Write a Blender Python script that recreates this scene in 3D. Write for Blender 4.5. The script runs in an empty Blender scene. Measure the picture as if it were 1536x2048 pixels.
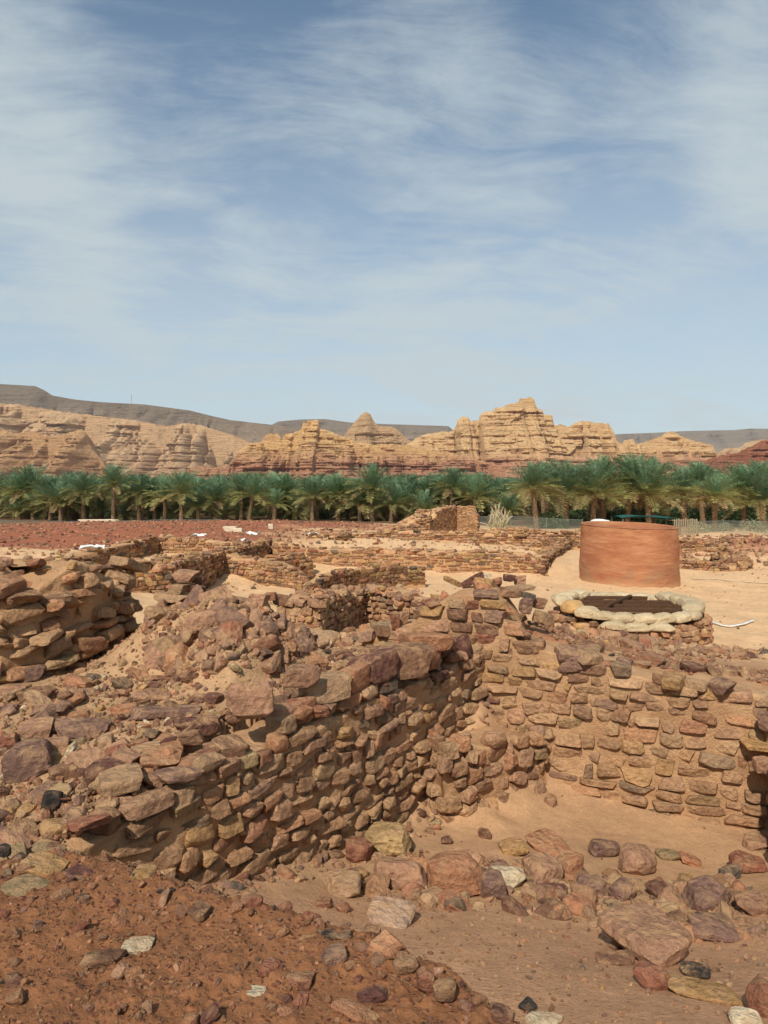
import bpy, math, random
import numpy as np
from mathutils import Vector, Matrix, Euler

# ------------------------------------------------------------------ camera
EYE = 3.6            # eye height above the excavation floor level
F = 1420.0           # focal length in photo pixels (1536 x 2048)
HZ = 970.0           # row of the horizon in the photo
sc = bpy.context.scene
col = sc.collection
cam_d = bpy.data.cameras.new("camera")
cam = bpy.data.objects.new("camera", cam_d)
col.objects.link(cam)
cam_d.sensor_fit = 'VERTICAL'
cam_d.sensor_height = 24.0
cam_d.lens = F / 2048.0 * 24.0
cam_d.shift_y = -(1024.0 - HZ) / 2048.0
cam_d.clip_start = 0.05
cam_d.clip_end = 40000.0
cam.location = (0, 0, EYE)
cam.rotation_euler = (math.radians(90), 0, 0)
sc.camera = cam

# ------------------------------------------------------------------ sun, sky, exposure
SUN_AZ = math.radians(19.0)      # behind the camera, to the left
SUN_EL = math.radians(44.0)
sun_d = bpy.data.lights.new("sun", 'SUN')
sun_d.energy = 4.7
sun_d.angle = math.radians(0.6)
sun_d.color = (1.0, 0.95, 0.87)
sun = bpy.data.objects.new("sun", sun_d)
col.objects.link(sun)
to_sun = Vector((-math.sin(SUN_AZ) * math.cos(SUN_EL), -math.cos(SUN_AZ) * math.cos(SUN_EL), math.sin(SUN_EL)))
sun.rotation_euler = to_sun.to_track_quat('Z', 'Y').to_euler()

vs = sc.view_settings
vs.view_transform = 'Standard'
vs.look = 'None'
vs.exposure = -0.02
vs.gamma = 1.0
vs.use_curve_mapping = False


class NT:
    """small node-tree helper"""
    def __init__(self, tree):
        self.t = tree
        self.l = tree.links

    def n(self, kind, **kw):
        nd = self.t.nodes.new(kind)
        for k, v in kw.items():
            if k.startswith('i_'):
                key = k[2:]
                key = int(key) if key.isdigit() else key.replace('_', ' ')
                self.put(nd.inputs[key], v)
            else:
                setattr(nd, k, v)
        return nd

    def put(self, sock, v):
        if isinstance(v, bpy.types.NodeSocket):
            self.l.new(v, sock)
        elif isinstance(v, (tuple, list)) and len(v) == 3 and sock.type == 'RGBA':
            sock.default_value = (*v, 1.0)
        else:
            sock.default_value = v

    def math(self, op, a, b=None, c=None, clamp=False):
        nd = self.t.nodes.new('ShaderNodeMath')
        nd.operation = op
        nd.use_clamp = clamp
        self.put(nd.inputs[0], a)
        if b is not None:
            self.put(nd.inputs[1], b)
        if c is not None:
            self.put(nd.inputs[2], c)
        return nd.outputs[0]

    def vmath(self, op, a, b=None):
        nd = self.t.nodes.new('ShaderNodeVectorMath')
        nd.operation = op
        self.put(nd.inputs[0], a)
        if b is not None:
            self.put(nd.inputs[1], b)
        return nd.outputs[1] if op in ('DOT_PRODUCT', 'LENGTH') else nd.outputs[0]

    def mix(self, fac, a, b, mode='MIX'):
        nd = self.t.nodes.new('ShaderNodeMix')
        nd.data_type = 'RGBA'
        nd.blend_type = mode
        nd.clamp_factor = True
        self.put(nd.inputs[0], fac)
        self.put(nd.inputs[6], a)
        self.put(nd.inputs[7], b)
        return nd.outputs[2]

    def noise(self, vec, scale, detail=4.0, rough=0.55, dist=0.0, dims='3D', w=None):
        nd = self.t.nodes.new('ShaderNodeTexNoise')
        nd.noise_dimensions = dims
        self.put(nd.inputs['Vector'], vec)
        nd.inputs['Scale'].default_value = scale
        nd.inputs['Detail'].default_value = detail
        nd.inputs['Roughness'].default_value = rough
        nd.inputs['Distortion'].default_value = dist
        if w is not None:
            self.put(nd.inputs['W'], w)
        return nd.outputs[0]

    def ramp(self, fac, lo, hi, a=0.0, b=1.0):
        nd = self.t.nodes.new('ShaderNodeMapRange')
        nd.interpolation_type = 'SMOOTHSTEP'
        self.put(nd.inputs[0], fac)
        nd.inputs[1].default_value = lo
        nd.inputs[2].default_value = hi
        nd.inputs[3].default_value = a
        nd.inputs[4].default_value = b
        return nd.outputs[0]

    def scale(self, vec, s):
        nd = self.t.nodes.new('ShaderNodeMapping')
        self.put(nd.inputs[0], vec)
        nd.inputs[3].default_value = s
        return nd.outputs[0]


def px_dir(px, py):
    v = Vector(((px - 768) / F, 1.0, -(py - HZ) / F))
    return v.normalized()


world = bpy.data.worlds.new("World")
sc.world = world
world.use_nodes = True
W = NT(world.node_tree)
world.node_tree.nodes.clear()
w_out = W.n('ShaderNodeOutputWorld')
w_bg = W.n('ShaderNodeBackground')
w_bg.inputs[1].default_value = 0.128
sky = W.n('ShaderNodeTexSky')
sky.sky_type = 'NISHITA'
sky.sun_disc = False
sky.sun_elevation = SUN_EL
sky.sun_rotation = math.radians(180) + SUN_AZ
sky.altitude = 700
sky.air_density = 1.0
sky.dust_density = 1.4
sky.ozone_density = 1.0
tc = W.n('ShaderNodeTexCoord')
dirv = tc.outputs['Generated']
sep = W.n('ShaderNodeSeparateXYZ', i_0=dirv)
zz = W.math('MAXIMUM', sep.outputs[2], 0.0)
den = W.math('ADD', zz, 0.20)
cmb = W.n('ShaderNodeCombineXYZ', i_0=W.math('DIVIDE', sep.outputs[0], den), i_1=W.math('DIVIDE', sep.outputs[1], den))
pl = cmb.outputs[0]
warp = W.n('ShaderNodeTexNoise', i_Vector=pl, i_Scale=1.1, i_Detail=3.0)
plw = W.vmath('ADD', pl, W.vmath('SCALE', W.vmath('SUBTRACT', warp.outputs[1], (0.5, 0.5, 0.5)), None))
plw.node.inputs[1].links[0].from_node.inputs['Scale'].default_value = 0.45
rot = W.n('ShaderNodeMapping', i_0=plw)
rot.inputs[2].default_value = (0, 0, math.radians(-24))
rot.inputs[3].default_value = (0.62, 1.0, 1.0)
rot.inputs[1].default_value = (3.1, 1.4, 0)
big = W.noise(rot.outputs[0], 0.8, 4.0, 0.5)
fine = W.noise(rot.outputs[0], 2.2, 10.0, 0.66, 0.15)
wisp = W.noise(W.scale(rot.outputs[0], (0.40, 1.0, 1.0)), 5.0, 9.0, 0.68, 0.35)
dens = W.math('ADD', W.math('MULTIPLY', big, 0.27), W.math('ADD', W.math('MULTIPLY', fine, 0.40), W.math('MULTIPLY', wisp, 0.33)))


def blob(px, py, inner, outer, amt):
    d = W.vmath('DOT_PRODUCT', dirv, tuple(px_dir(px, py)))
    return W.ramp(d, math.cos(math.radians(outer)), math.cos(math.radians(inner)), 0.0, amt)


adj = dens
for b in [(40, 430, 2, 16, 0.07), (-40, 160, 1, 10, 0.05), (1480, 200, 2, 15, 0.07), (440, 190, 3, 15, -0.06),
          (560, 700, 3, 22, 0.08), (1240, 30, 1, 8, -0.06), (1250, 330, 1, 7, -0.08), (340, 550, 1, 6, -0.07), (820, 110, 2, 9, 0.05), (1000, 620, 3, 14, 0.05)]:
    adj = W.math('ADD', adj, blob(*b))
cl = W.ramp(adj, 0.39, 0.66)
veil = W.ramp(sep.outputs[2], 0.60, 0.05, 0.0, 1.0)
clm = W.math('MAXIMUM', cl, W.math('MULTIPLY', veil, W.math('ADD', -0.34, W.math('MULTIPLY', dens, 2.4))))
clm = W.math('MULTIPLY', clm, 0.90)
hsv = W.n('ShaderNodeHueSaturation', i_Color=sky.outputs[0])
hsv.inputs['Saturation'].default_value = 0.86
hsv.inputs['Value'].default_value = 1.0
tint = W.mix(1.0, hsv.outputs[0], (0.80, 0.98, 1.02), 'MULTIPLY')
w_col = W.mix(clm, tint, (4.5, 5.1, 5.3))
W.l.new(w_col, w_bg.inputs[0])
W.l.new(w_bg.outputs[0], w_out.inputs[0])

# ------------------------------------------------------------------ maths helpers
rng = np.random.default_rng(7)
random.seed(7)


def vnoise(p, seed=0):
    p = np.asarray(p, dtype=np.float64)
    i = np.floor(p).astype(np.int64)
    f = p - i
    u = f * f * (3 - 2 * f)

    def h(a, b, c):
        n = (a * 374761393 + b * 668265263 + c * 1274126177 + seed * 974634777) & 0xFFFFFFFF
        n = ((n ^ (n >> 13)) * 1274126177) & 0xFFFFFFFF
        n = n ^ (n >> 16)
        return (n & 0xFFFFFF) / float(0xFFFFFF) * 2 - 1
    x, y, z = i[..., 0], i[..., 1], i[..., 2]
    r = 0
    for dx in (0, 1):
        wx = u[..., 0] if dx else 1 - u[..., 0]
        for dy in (0, 1):
            wy = u[..., 1] if dy else 1 - u[..., 1]
            for dz in (0, 1):
                wz = u[..., 2] if dz else 1 - u[..., 2]
                r = r + wx * wy * wz * h(x + dx, y + dy, z + dz)
    return r


def fbm(p, octv=4, seed=0, gain=0.5, lac=2.03):
    p = np.asarray(p, dtype=np.float64)
    a, s, r = 1.0, 0.0, 0
    for o in range(octv):
        r = r + a * vnoise(p, seed + o * 17)
        s += a
        a *= gain
        p = p * lac + 11.3
    return r / s


def xyz(x, y, z=0.0):
    return np.stack(np.broadcast_arrays(np.asarray(x, float), np.asarray(y, float), np.asarray(z, float)), -1)


def P(px, py, d):
    return Vector(((px - 768) / F * d, d, EYE - (py - HZ) / F * d))


def G(px, py, z):
    d = (EYE - z) * F / (py - HZ)
    return ((px - 768) / F * d, d, z)


def lin(r, g, b):
    f = lambda c: (c / 255 / 12.92) if c / 255 <= 0.04045 else ((c / 255 + 0.055) / 1.055) ** 2.4
    return np.array((f(r), f(g), f(b)))


# ------------------------------------------------------------------ mesh and object helpers
def mesh(name, v, f, mat=None, smooth=True, colr=None, sharp=None):
    v = np.asarray(v, dtype=np.float32)
    f = np.asarray(f, dtype=np.int32)
    me = bpy.data.meshes.new(name)
    nf, k = f.shape
    me.vertices.add(len(v))
    me.vertices.foreach_set('co', v.ravel())
    me.loops.add(nf * k)
    me.loops.foreach_set('vertex_index', f.ravel())
    me.polygons.add(nf)
    me.polygons.foreach_set('loop_start', np.arange(0, nf * k, k, dtype=np.int32))
    me.polygons.foreach_set('loop_total', np.full(nf, k, dtype=np.int32))
    me.polygons.foreach_set('use_smooth', np.full(nf, smooth, dtype=bool))
    me.update(calc_edges=True)
    if colr is not None:
        c = np.asarray(colr, dtype=np.float32)
        if c.shape[1] == 3:
            c = np.concatenate([c, np.ones((len(c), 1), np.float32)], 1)
        at = me.color_attributes.new('col', 'FLOAT_COLOR', 'POINT')
        at.data.foreach_set('color', c.ravel())
    if sharp is not None:
        me.set_sharp_from_angle(angle=math.radians(sharp))
    if mat is not None:
        me.materials.append(mat)
    return me


def obj(name, me, parent=None, loc=(0, 0, 0), rot=None, scale=None, colour=None):
    o = bpy.data.objects.new(name, me)
    col.objects.link(o)
    if parent is not None:
        o.parent = parent
        loc = Vector(loc) - ROOTLOC.get(parent.name, Vector((0, 0, 0)))
    o.location = loc
    if rot is not None:
        o.rotation_euler = rot
    if scale is not None:
        o.scale = scale
    if colour is not None:
        o.color = (*[float(c) for c in colour], 1.0)
    return o


ROOTLOC = {}


def tag(o, label=None, cat=None, group=None, kind=None):
    if label:
        o['label'] = label
    if cat:
        o['category'] = cat
    if group:
        o['group'] = group
    if kind:
        o['kind'] = kind
    return o


def thing(name, label, cat, loc=(0, 0, 0), group=None):
    o = bpy.data.objects.new(name, None)
    col.objects.link(o)
    o.empty_display_size = 0.1
    o.location = loc
    ROOTLOC[o.name] = Vector(loc)
    return tag(o, label, cat, group)


def grid_faces(nu, nv, wrap_u=False):
    i = np.arange(nu - (0 if wrap_u else 1))
    j = np.arange(nv - 1)
    I, J = np.meshgrid(i, j, indexing='ij')
    I2 = (I + 1) % nu
    a, b, c, d = I * nv + J, I2 * nv + J, I2 * nv + J + 1, I * nv + J + 1
    return np.stack([a, b, c, d], -1).reshape(-1, 4)


def cube_grid(n):
    """unit cube surface (-1..1) with n x n quads per face, welded"""
    pts, faces, idx = [], [], {}

    def vid(p):
        k = tuple(int(round(c * n)) for c in p)
        if k not in idx:
            idx[k] = len(pts)
            pts.append([c / n for c in k])
        return idx[k]
    for ax in range(3):
        for s in (-1, 1):
            u, w = (ax + 1) % 3, (ax + 2) % 3
            for a in range(n):
                for b in range(n):
                    q = []
                    for da, db in ((0, 0), (1, 0), (1, 1), (0, 1)):
                        p = [0, 0, 0]
                        p[ax] = s
                        p[u] = -1 + 2 * (a + da) / n
                        p[w] = -1 + 2 * (b + db) / n
                        q.append(vid(p))
                    if s < 0:
                        q = q[::-1]
                    faces.append(q)
    return np.array(pts, float), np.array(faces, int)


CUBES = {n: cube_grid(n) for n in (2, 3, 5, 8, 10, 18)}


def rock_verts(n, seed, boxy=7.0, cuts=5, cutdepth=0.25, noise=0.06, strata=0.03):
    r = np.random.default_rng(seed)
    v, f = CUBES[n]
    v = v.copy()
    nrm = (np.abs(v) ** boxy).sum(1) ** (1 / boxy)
    v = v / nrm[:, None]
    # skew and taper so no two blocks are box-like in the same way
    sk = r.normal(0, 0.09, (3, 3))
    np.fill_diagonal(sk, 1.0)
    v = v @ sk.T
    tap = r.normal(0, 0.10, 3)
    v = v * (1 + v[:, [2, 0, 1]] * tap)
    for _ in range(cuts):
        d = r.normal(0, 1, 3)
        d /= np.linalg.norm(d)
        ext = (v @ d).max()
        off = ext * (1 - r.uniform(0.08, cutdepth))
        over = np.maximum(v @ d - off, 0)
        v = v - over[:, None] * d * 0.98
    s = r.uniform(-50, 50, 3)
    k = np.linalg.norm(v, axis=1, keepdims=True) + 1e-6
    v = v + v / k * (fbm(v * 1.3 + s, 3, seed) * noise * 1.6 + fbm(v * 4.2 + s, 3, seed + 5) * noise * 0.7)[:, None]
    lay = vnoise(xyz(s[0] + v[:, 0] * 0.7, s[1] + v[:, 1] * 0.7, v[:, 2] * 5.5), seed + 9)
    v[:, :2] *= (1 + strata * np.sign(lay) * np.abs(lay) ** 0.5)[:, None]
    v /= np.abs(v).max(0)
    return v * 0.5, f


# ------------------------------------------------------------------ materials
def new_mat(name):
    m = bpy.data.materials.new(name)
    m.use_nodes = True
    m.node_tree.nodes.clear()
    t = NT(m.node_tree)
    out = t.n('ShaderNodeOutputMaterial')
    b = t.n('ShaderNodeBsdfPrincipled')
    b.inputs['Roughness'].default_value = 0.92
    b.inputs['Specular IOR Level'].default_value = 0.15
    t.l.new(b.outputs[0], out.inputs[0])
    return m, t, b


def bump(t, b, h, strength=0.5, dist=0.02, prev=None):
    nd = t.n('ShaderNodeBump')
    nd.inputs['Strength'].default_value = strength
    nd.inputs['Distance'].default_value = dist
    t.put(nd.inputs['Height'], h)
    if prev is not None:
        t.put(nd.inputs['Normal'], prev)
    t.l.new(nd.outputs[0], b.inputs['Normal'])
    return nd.outputs[0]


SAND = lin(194, 152, 110)


def stone_material(name, attr, fine_scale=1.0, dust=0.48):
    m, t, b = new_mat(name)
    if attr:
        base = t.n('ShaderNodeVertexColor', layer_name='col').outputs[0]
    else:
        base = t.n('ShaderNodeObjectInfo').outputs['Color']
    geo = t.n('ShaderNodeNewGeometry')
    pos = geo.outputs['Position']
    oc = pos if attr else t.n('ShaderNodeTexCoord').outputs['Object']
    rnd = t.n('ShaderNodeObjectInfo').outputs['Random']
    big = t.noise(pos, 5.0 * fine_scale, 3.0, 0.6)
    mid = t.noise(pos, 34.0 * fine_scale, 4.0, 0.60)
    chip = t.n('ShaderNodeTexVoronoi', i_Vector=t.vmath('ADD', pos, t.vmath('MULTIPLY', t.n('ShaderNodeTexNoise', i_Vector=pos, i_Scale=14.0 * fine_scale).outputs[1], (0.035, 0.035, 0.035))), i_Scale=21.0 * fine_scale).outputs[0]
    fin = t.noise(pos, 110.0 * fine_scale, 4.0, 0.7)
    lay = t.noise(t.scale(oc, (1.2, 1.2, 9.0) if not attr else (3, 3, 30)), 1.6, 4.0, 0.6, 0.6, '4D', t.math('MULTIPLY', rnd, 40.0))
    val = t.math('ADD', t.math('MULTIPLY', big, 0.55), t.math('ADD', t.math('MULTIPLY', mid, 0.45), t.math('MULTIPLY', fin, 0.30)))
    val = t.ramp(val, 0.42, 0.90, 0.58, 1.34)
    c = t.mix(1.0, base, t.n('ShaderNodeCombineColor', i_0=val, i_1=val, i_2=val).outputs[0], 'MULTIPLY')
    # banding of the sandstone: paler and darker laminae
    c = t.mix(t.ramp(lay, 0.50, 0.72, 0.0, 0.20), c, t.mix(0.55, c, tuple(lin(120, 78, 62))))
    c = t.mix(t.ramp(lay, 0.46, 0.28, 0.0, 0.16), c, t.mix(0.5, c, tuple(lin(206, 158, 118))))
    # blown sand lying on upward faces and in patches
    up = t.n('ShaderNodeSeparateXYZ', i_0=geo.outputs['Normal']).outputs[2]
    dn = t.noise(pos, 9.0 * fine_scale, 5.0, 0.7)
    df = t.math('MULTIPLY', t.ramp(up, 0.1, 0.95, 0.35, 1.0), t.ramp(dn, 0.40, 0.68, 0.0, dust * 1.7), clamp=True)
    c = t.mix(df, c, tuple(SAND))
    t.l.new(c, b.inputs['Base Color'])
    h = t.math('ADD', t.math('MULTIPLY', mid, 0.6), t.math('ADD', t.math('MULTIPLY', fin, 0.40), t.math('ADD', t.math('MULTIPLY', lay, 0.07), t.math('MULTIPLY', chip, 0.55))))
    bump(t, b, h, 1.0, 0.045 / fine_scale)
    return m


M_STONE = stone_material('sandstone', False)
M_STONE_FAR = stone_material('sandstone_far', False, 0.45, 0.3)
M_RUBBLE = stone_material('sandstone_rubble', True, 1.0, 0.3)
M_RUBBLE_FAR = stone_material('sandstone_rubble_far', True, 0.4, 0.2)


def mud_material(name, a, bcol, fs=1.0):
    m, t, b = new_mat(name)
    geo = t.n('ShaderNodeNewGeometry')
    pos = geo.outputs['Position']
    n1 = t.noise(pos, 3.5 * fs, 4.0, 0.6)
    n2 = t.noise(pos, 30 * fs, 6.0, 0.7)
    n3 = t.noise(pos, 140 * fs, 3.0, 0.7)
    vo = t.n('ShaderNodeTexVoronoi', i_Vector=pos, i_Scale=60 * fs)
    c = t.mix(t.ramp(n1, 0.35, 0.65), a, bcol)
    c = t.mix(t.ramp(n2, 0.35, 0.75, 0.0, 0.45), c, tuple(np.array(a) * 0.55))
    c = t.mix(t.ramp(vo.outputs[0], 0.22, 0.10, 0.0, 0.35), c, tuple(lin(130, 84, 66)))
    t.l.new(c, b.inputs['Base Color'])
    h = t.math('ADD', t.math('MULTIPLY', n2, 0.8), t.math('ADD', t.math('MULTIPLY', n3, 0.3), t.math('MULTIPLY', vo.outputs[0], -0.25)))
    bump(t, b, h, 0.8, 0.03 / fs)
    return m


M_MUD = mud_material('mud_mortar', tuple(lin(194, 153, 112)), tuple(lin(176, 134, 96)))
M_MUD_FAR = mud_material('mud_mortar_far', tuple(lin(206, 164, 118)), tuple(lin(190, 143, 101)), 0.35)


def ground_material():
    m, t, b = new_mat('soil')
    ca = t.n('ShaderNodeVertexColor', layer_name='col')
    base, grav = ca.outputs[0], ca.outputs[1]
    geo = t.n('ShaderNodeNewGeometry')
    pos = geo.outputs['Position']
    n0 = t.noise(pos, 0.9, 5.0, 0.6)
    n1 = t.noise(pos, 7.0, 5.0, 0.65)
    n2 = t.noise(pos, 45.0, 6.0, 0.7)
    n3 = t.noise(pos, 190.0, 3.0, 0.7)
    v1 = t.n('ShaderNodeTexVoronoi', i_Vector=pos, i_Scale=38.0)
    v2 = t.n('ShaderNodeTexVoronoi', i_Vector=pos, i_Scale=120.0)
    val = t.math('ADD', t.math('MULTIPLY', n0, 0.35), t.math('ADD', t.math('MULTIPLY', n1, 0.45), t.math('MULTIPLY', n2, 0.45)))
    val = t.ramp(val, 0.38, 0.92, 0.70, 1.26)
    c = t.mix(1.0, base, t.n('ShaderNodeCombineColor', i_0=val, i_1=val, i_2=val).outputs[0], 'MULTIPLY')
    sp = t.math('MULTIPLY', t.ramp(v1.outputs[0], 0.30, 0.16), grav)
    c = t.mix(t.math('MULTIPLY', sp, 0.8), c, t.mix(0.5, c, tuple(lin(120, 72, 52)), 'MIX'))
    c = t.mix(sp, c, t.mix(0.75, c, tuple(lin(118, 68, 52))))
    sp2 = t.math('MULTIPLY', t.ramp(v2.outputs[0], 0.28, 0.14), t.math('ADD', 0.15, grav))
    c = t.mix(t.math('MULTIPLY', sp2, 0.6), c, tuple(lin(126, 82, 62)))
    t.l.new(c, b.inputs['Base Color'])
    h = t.math('ADD', t.math('MULTIPLY', n1, 0.9), t.math('ADD', t.math('MULTIPLY', n2, 0.55), t.math('MULTIPLY', n3, 0.16)))
    h = t.math('ADD', h, t.math('MULTIPLY', t.math('MULTIPLY', t.ramp(v1.outputs[0], 0.45, 0.0), grav), 0.5))
    bump(t, b, h, 0.7, 0.035)
    return m


M_GROUND = ground_material()


def plain_material(name, c1, c2, scale=20.0, rough=0.9, bstr=0.3, bdist=0.01, stretch=(1, 1, 1)):
    m, t, b = new_mat(name)
    pos = t.scale(t.n('ShaderNodeNewGeometry').outputs['Position'], stretch)
    n1 = t.noise(pos, scale, 5.0, 0.65)
    c = t.mix(t.ramp(n1, 0.3, 0.7), tuple(c1), tuple(c2))
    t.l.new(c, b.inputs['Base Color'])
    b.inputs['Roughness'].default_value = rough
    bump(t, b, n1, bstr, bdist)
    return m


# ------------------------------------------------------------------ plan of the near room
A0 = np.array((-1.78, 3.13))       # near end of the long left wall face
A1 = np.array((0.954, 7.065))      # inner corner
C0 = np.array((-0.22, 7.51))       # left end of the back wall
C1 = np.array((3.28, 6.19))        # right corner
MOUND = [(-1.78, 3.13), (-1.45, 3.16), (-1.15, 3.04), (-0.80, 2.86), (-0.31, 2.66), (0.17, 2.39), (0.36, 2.15), (0.60, 1.75), (0.75, 1.2)]
_tn = (A1 - A0) / np.linalg.norm(A1 - A0)
_tb = (C1 - C0) / np.linalg.norm(C1 - C0)
_ofl = np.array((_tn[1], -_tn[0])) * -0.36
_ofb = np.array((_tb[1], -_tb[0])) * -0.36
ROOM = [tuple(A0 + _ofl), tuple(A1 + _ofl + _ofb * 0.6), tuple(C1 + _ofb), (3.62, 6.0), (3.5, 5.4), (3.05, 4.5), (3.0, 3.0), (2.6, 1.4), (0.75, 1.2)] + MOUND[::-1][1:-1]


def in_poly(x, y, poly):
    inside = np.zeros(np.shape(x), bool)
    n = len(poly)
    for i in range(n):
        x0, y0 = poly[i]
        x1, y1 = poly[(i + 1) % n]
        c = ((y0 > y) != (y1 > y)) & (x < (x1 - x0) * (y - y0) / ((y1 - y0) if y1 != y0 else 1e-9) + x0)
        inside ^= c
    return inside


def dist_line(x, y, pts):
    best = np.full(np.shape(x), 1e9)
    for (x0, y0), (x1, y1) in zip(pts[:-1], pts[1:]):
        dx, dy = x1 - x0, y1 - y0
        tt = np.clip(((x - x0) * dx + (y - y0) * dy) / (dx * dx + dy * dy), 0, 1)
        best = np.minimum(best, np.hypot(x - x0 - tt * dx, y - y0 - tt * dy))
    return best


class RBF:
    def __init__(self, pts):
        p = np.array(pts, float)
        self.p = p[:, :2]
        d = np.hypot(*(self.p[:, None] - self.p[None]).transpose(2, 0, 1))
        n = len(p)
        A = np.ones((n + 1, n + 1))
        A[:n, :n] = d
        A[n, n] = 0
        self.w = np.linalg.solve(A, np.append(p[:, 2], 0))

    def __call__(self, x, y):
        r = np.full(np.shape(x), self.w[-1])
        for (a, b), w in zip(self.p, self.w[:-1]):
            r = r + w * np.hypot(x - a, y - b)
        return r


ROOM_H = RBF([G(*g) for g in [
    (800, 1640, .84), (850, 1620, .86), (1000, 1640, .76), (1080, 1575, .76), (1300, 1650, .62), (1500, 1660, .6),
    (1300, 1700, .65), (1480, 1730, .64), (1000, 1700, .82), (700, 1780, 1.02), (560, 1810, 1.26), (400, 1800, 1.36),
    (1000, 1800, 1.02), (1000, 1900, 1.32), (1250, 1900, 1.15), (1450, 1900, 1.1), (1250, 2000, 1.42), (1500, 2000, 1.38),
    (1200, 2048, 1.52), (1000, 1960, 1.44), (880, 1530, 1.10), (940, 1440, 1.38), (965, 1405, 1.5), (835, 1560, 1.0), (900, 1662, .74), (1000, 1625, .72), (860, 1645, .76)]] + [(.75, 5.98, .72), (1.15, 6.22, .71), (.45, 5.75, .76)]
    + [(1.0, 2.4, 1.62), (2.0, 2.0, 1.7), (1.5, 1.4, 1.9), (-1.6, 3.3, 1.6), (3.0, 3.5, 1.35), (2.6, 1.4, 1.9)])

OUT_H = RBF([(0, 0, 2.1), (-1, 1.5, 2.1), (-2, 2.4, 2.02), (.3, 1.5, 2.07), (-1.2, 2.5, 2.0), (0, 2.35, 1.98), (-1.7, 3.1, 1.93),
             (-4, 0, 2.2), (3, 0, 2.0), (3.4, 3, 1.9), (0, -6, 2), (-6, -6, 2), (6, -6, 2), (-2.6, 3.2, 1.8)] + [G(*g) for g in [
    (60, 1600, 1.86), (240, 1545, 1.98), (450, 1470, 2.03), (0, 1500, 1.98), (300, 1420, 2.02), (150, 1400, 2.0), (235, 1345, 1.85),
    (300, 1385, 2.0), (420, 1395, 2.02), (590, 1370, 2.02), (310, 1218, 2.5), (420, 1202, 2.6), (520, 1216, 2.52), (590, 1262, 2.32),
    (360, 1300, 2.24), (450, 1300, 2.32), (550, 1310, 2.22),
    (640, 1330, 1.90), (700, 1320, 1.98), (860, 1310, 2.0), (1080, 1252, 1.86), (1200, 1300, 1.76), (1400, 1342, 1.62), (1300, 1318, 1.5),
    (1500, 1356, 1.36), (1250, 1282, 1.0), (1450, 1290, .22), (1150, 1262, 1.35),
    (750, 1290, 1.4), (650, 1282, 1.05), (800, 1255, 1.2), (480, 1180, .25), (520, 1172, .25), (900, 1178, .3), (1000, 1175, .2)]] + [
    (-1.5, 7.3, 2.3), (-2.2, 7.5, 2.1), (-4, 6, 2.3), (-3.6, 8, 2.0), (-5, 5, 2.2), (-.4, 8.4, 1.5), (.8, 8.2, 2.0), (1.3, 7.7, 2.15), (3.6, 6.3, 1.8), (4.8, 6.3, 1.7),
    (5.5, 13.9, .42), (7.4, 16, .2), (3.5, 15.5, .6), (5.5, 18.4, .35), (-.3, 16, .6), (1, 15, .6), (2.6, 12, 1.0), (-2, 9.5, 1.5),
    (-6, 12, 1.2), (-5, 16, .9), (-9, 20, 1.1), (-14, 24, 1.2), (-14, 32, 1.0), (-20, 40, 1.0), (-10, 45, 1.05), (-25, 55, .6),
    (-8, 55, .8), (-15, 62, .5), (-30, 75, -.5), (0, 75, -.5), (0, 56, .35), (8, 50, .4), (-3, 31, .8), (3, 31, .8), (6.2, 31, .8),
    (3, 37, .9), (3, 42, .8), (12, 40, .15), (9.3, 27, -.12), (9, 23, -.02), (14, 27, -.1), (15, 36, 0), (20, 36, .9), (24, 38, .65),
    (18, 30, 0), (25, 60, -.1), (12, 60, -.1), (60, 60, -.2), (-60, 60, 0), (60, 95, -.6), (-60, 95, -.6), (0, 120, -.6), (0, 27.4, .0),
    (-3, 27, .1), (5, 27, 0), (8.6, 29.5, -.1), (10.5, 30.5, -.1), (-8.5, 30, .95), (-7, 22.5, .25), (-6.5, 25.5, .9), (-4.6, 26.4, .9), (40, 40, 0), (-40, 40, .8),
    (80, 10, 0), (-80, 10, .5), (0, -60, 1), (60, -40, 1), (-60, -40, 1)])

RING_C = (5.49, 16.0)


def H(x, y):
    x = np.asarray(x, float)
    y = np.asarray(y, float)
    o = OUT_H(x, y)
    r = np.hypot(x, y)
    far = np.clip((r - 95) / 60, 0, 1)
    o = o * (1 - far) + (-0.8) * far
    rm = ROOM_H(x, y)
    md = dist_line(x, y, MOUND)
    rm = np.maximum(rm, 1.96 - np.maximum(md - 0.04, 0) * 1.9)
    inside = in_poly(x, y, ROOM)
    z = np.where(inside, rm, o)
    # the rubble platform dips to the top of the long wall along its edge
    al = (x - A0[0]) * _tn[0] + (y - A0[1]) * _tn[1]
    ac = -((x - A0[0]) * _tn[1] - (y - A0[1]) * _tn[0])
    L_ = float(np.linalg.norm(A1 - A0))
    capz = np.interp(al / L_, [0, .10, .3, .6, .8, 1], [1.80, 1.95, 2.02, 2.05, 2.04, 2.04]) - 0.07 + np.maximum(0, ac - 0.35) * 0.3 + np.maximum(0, ac - 0.7) * 2.0
    z = np.where((~inside) & (al > -0.4) & (al < L_) & (ac > 0) & (ac < 1.4) & (y > 3.0), np.minimum(z, capz), z)
    # the covered pit inside its stone ring
    rr = np.hypot(x - RING_C[0], y - RING_C[1])
    z = np.where(rr < 1.42, -1.4, z)
    return z


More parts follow.
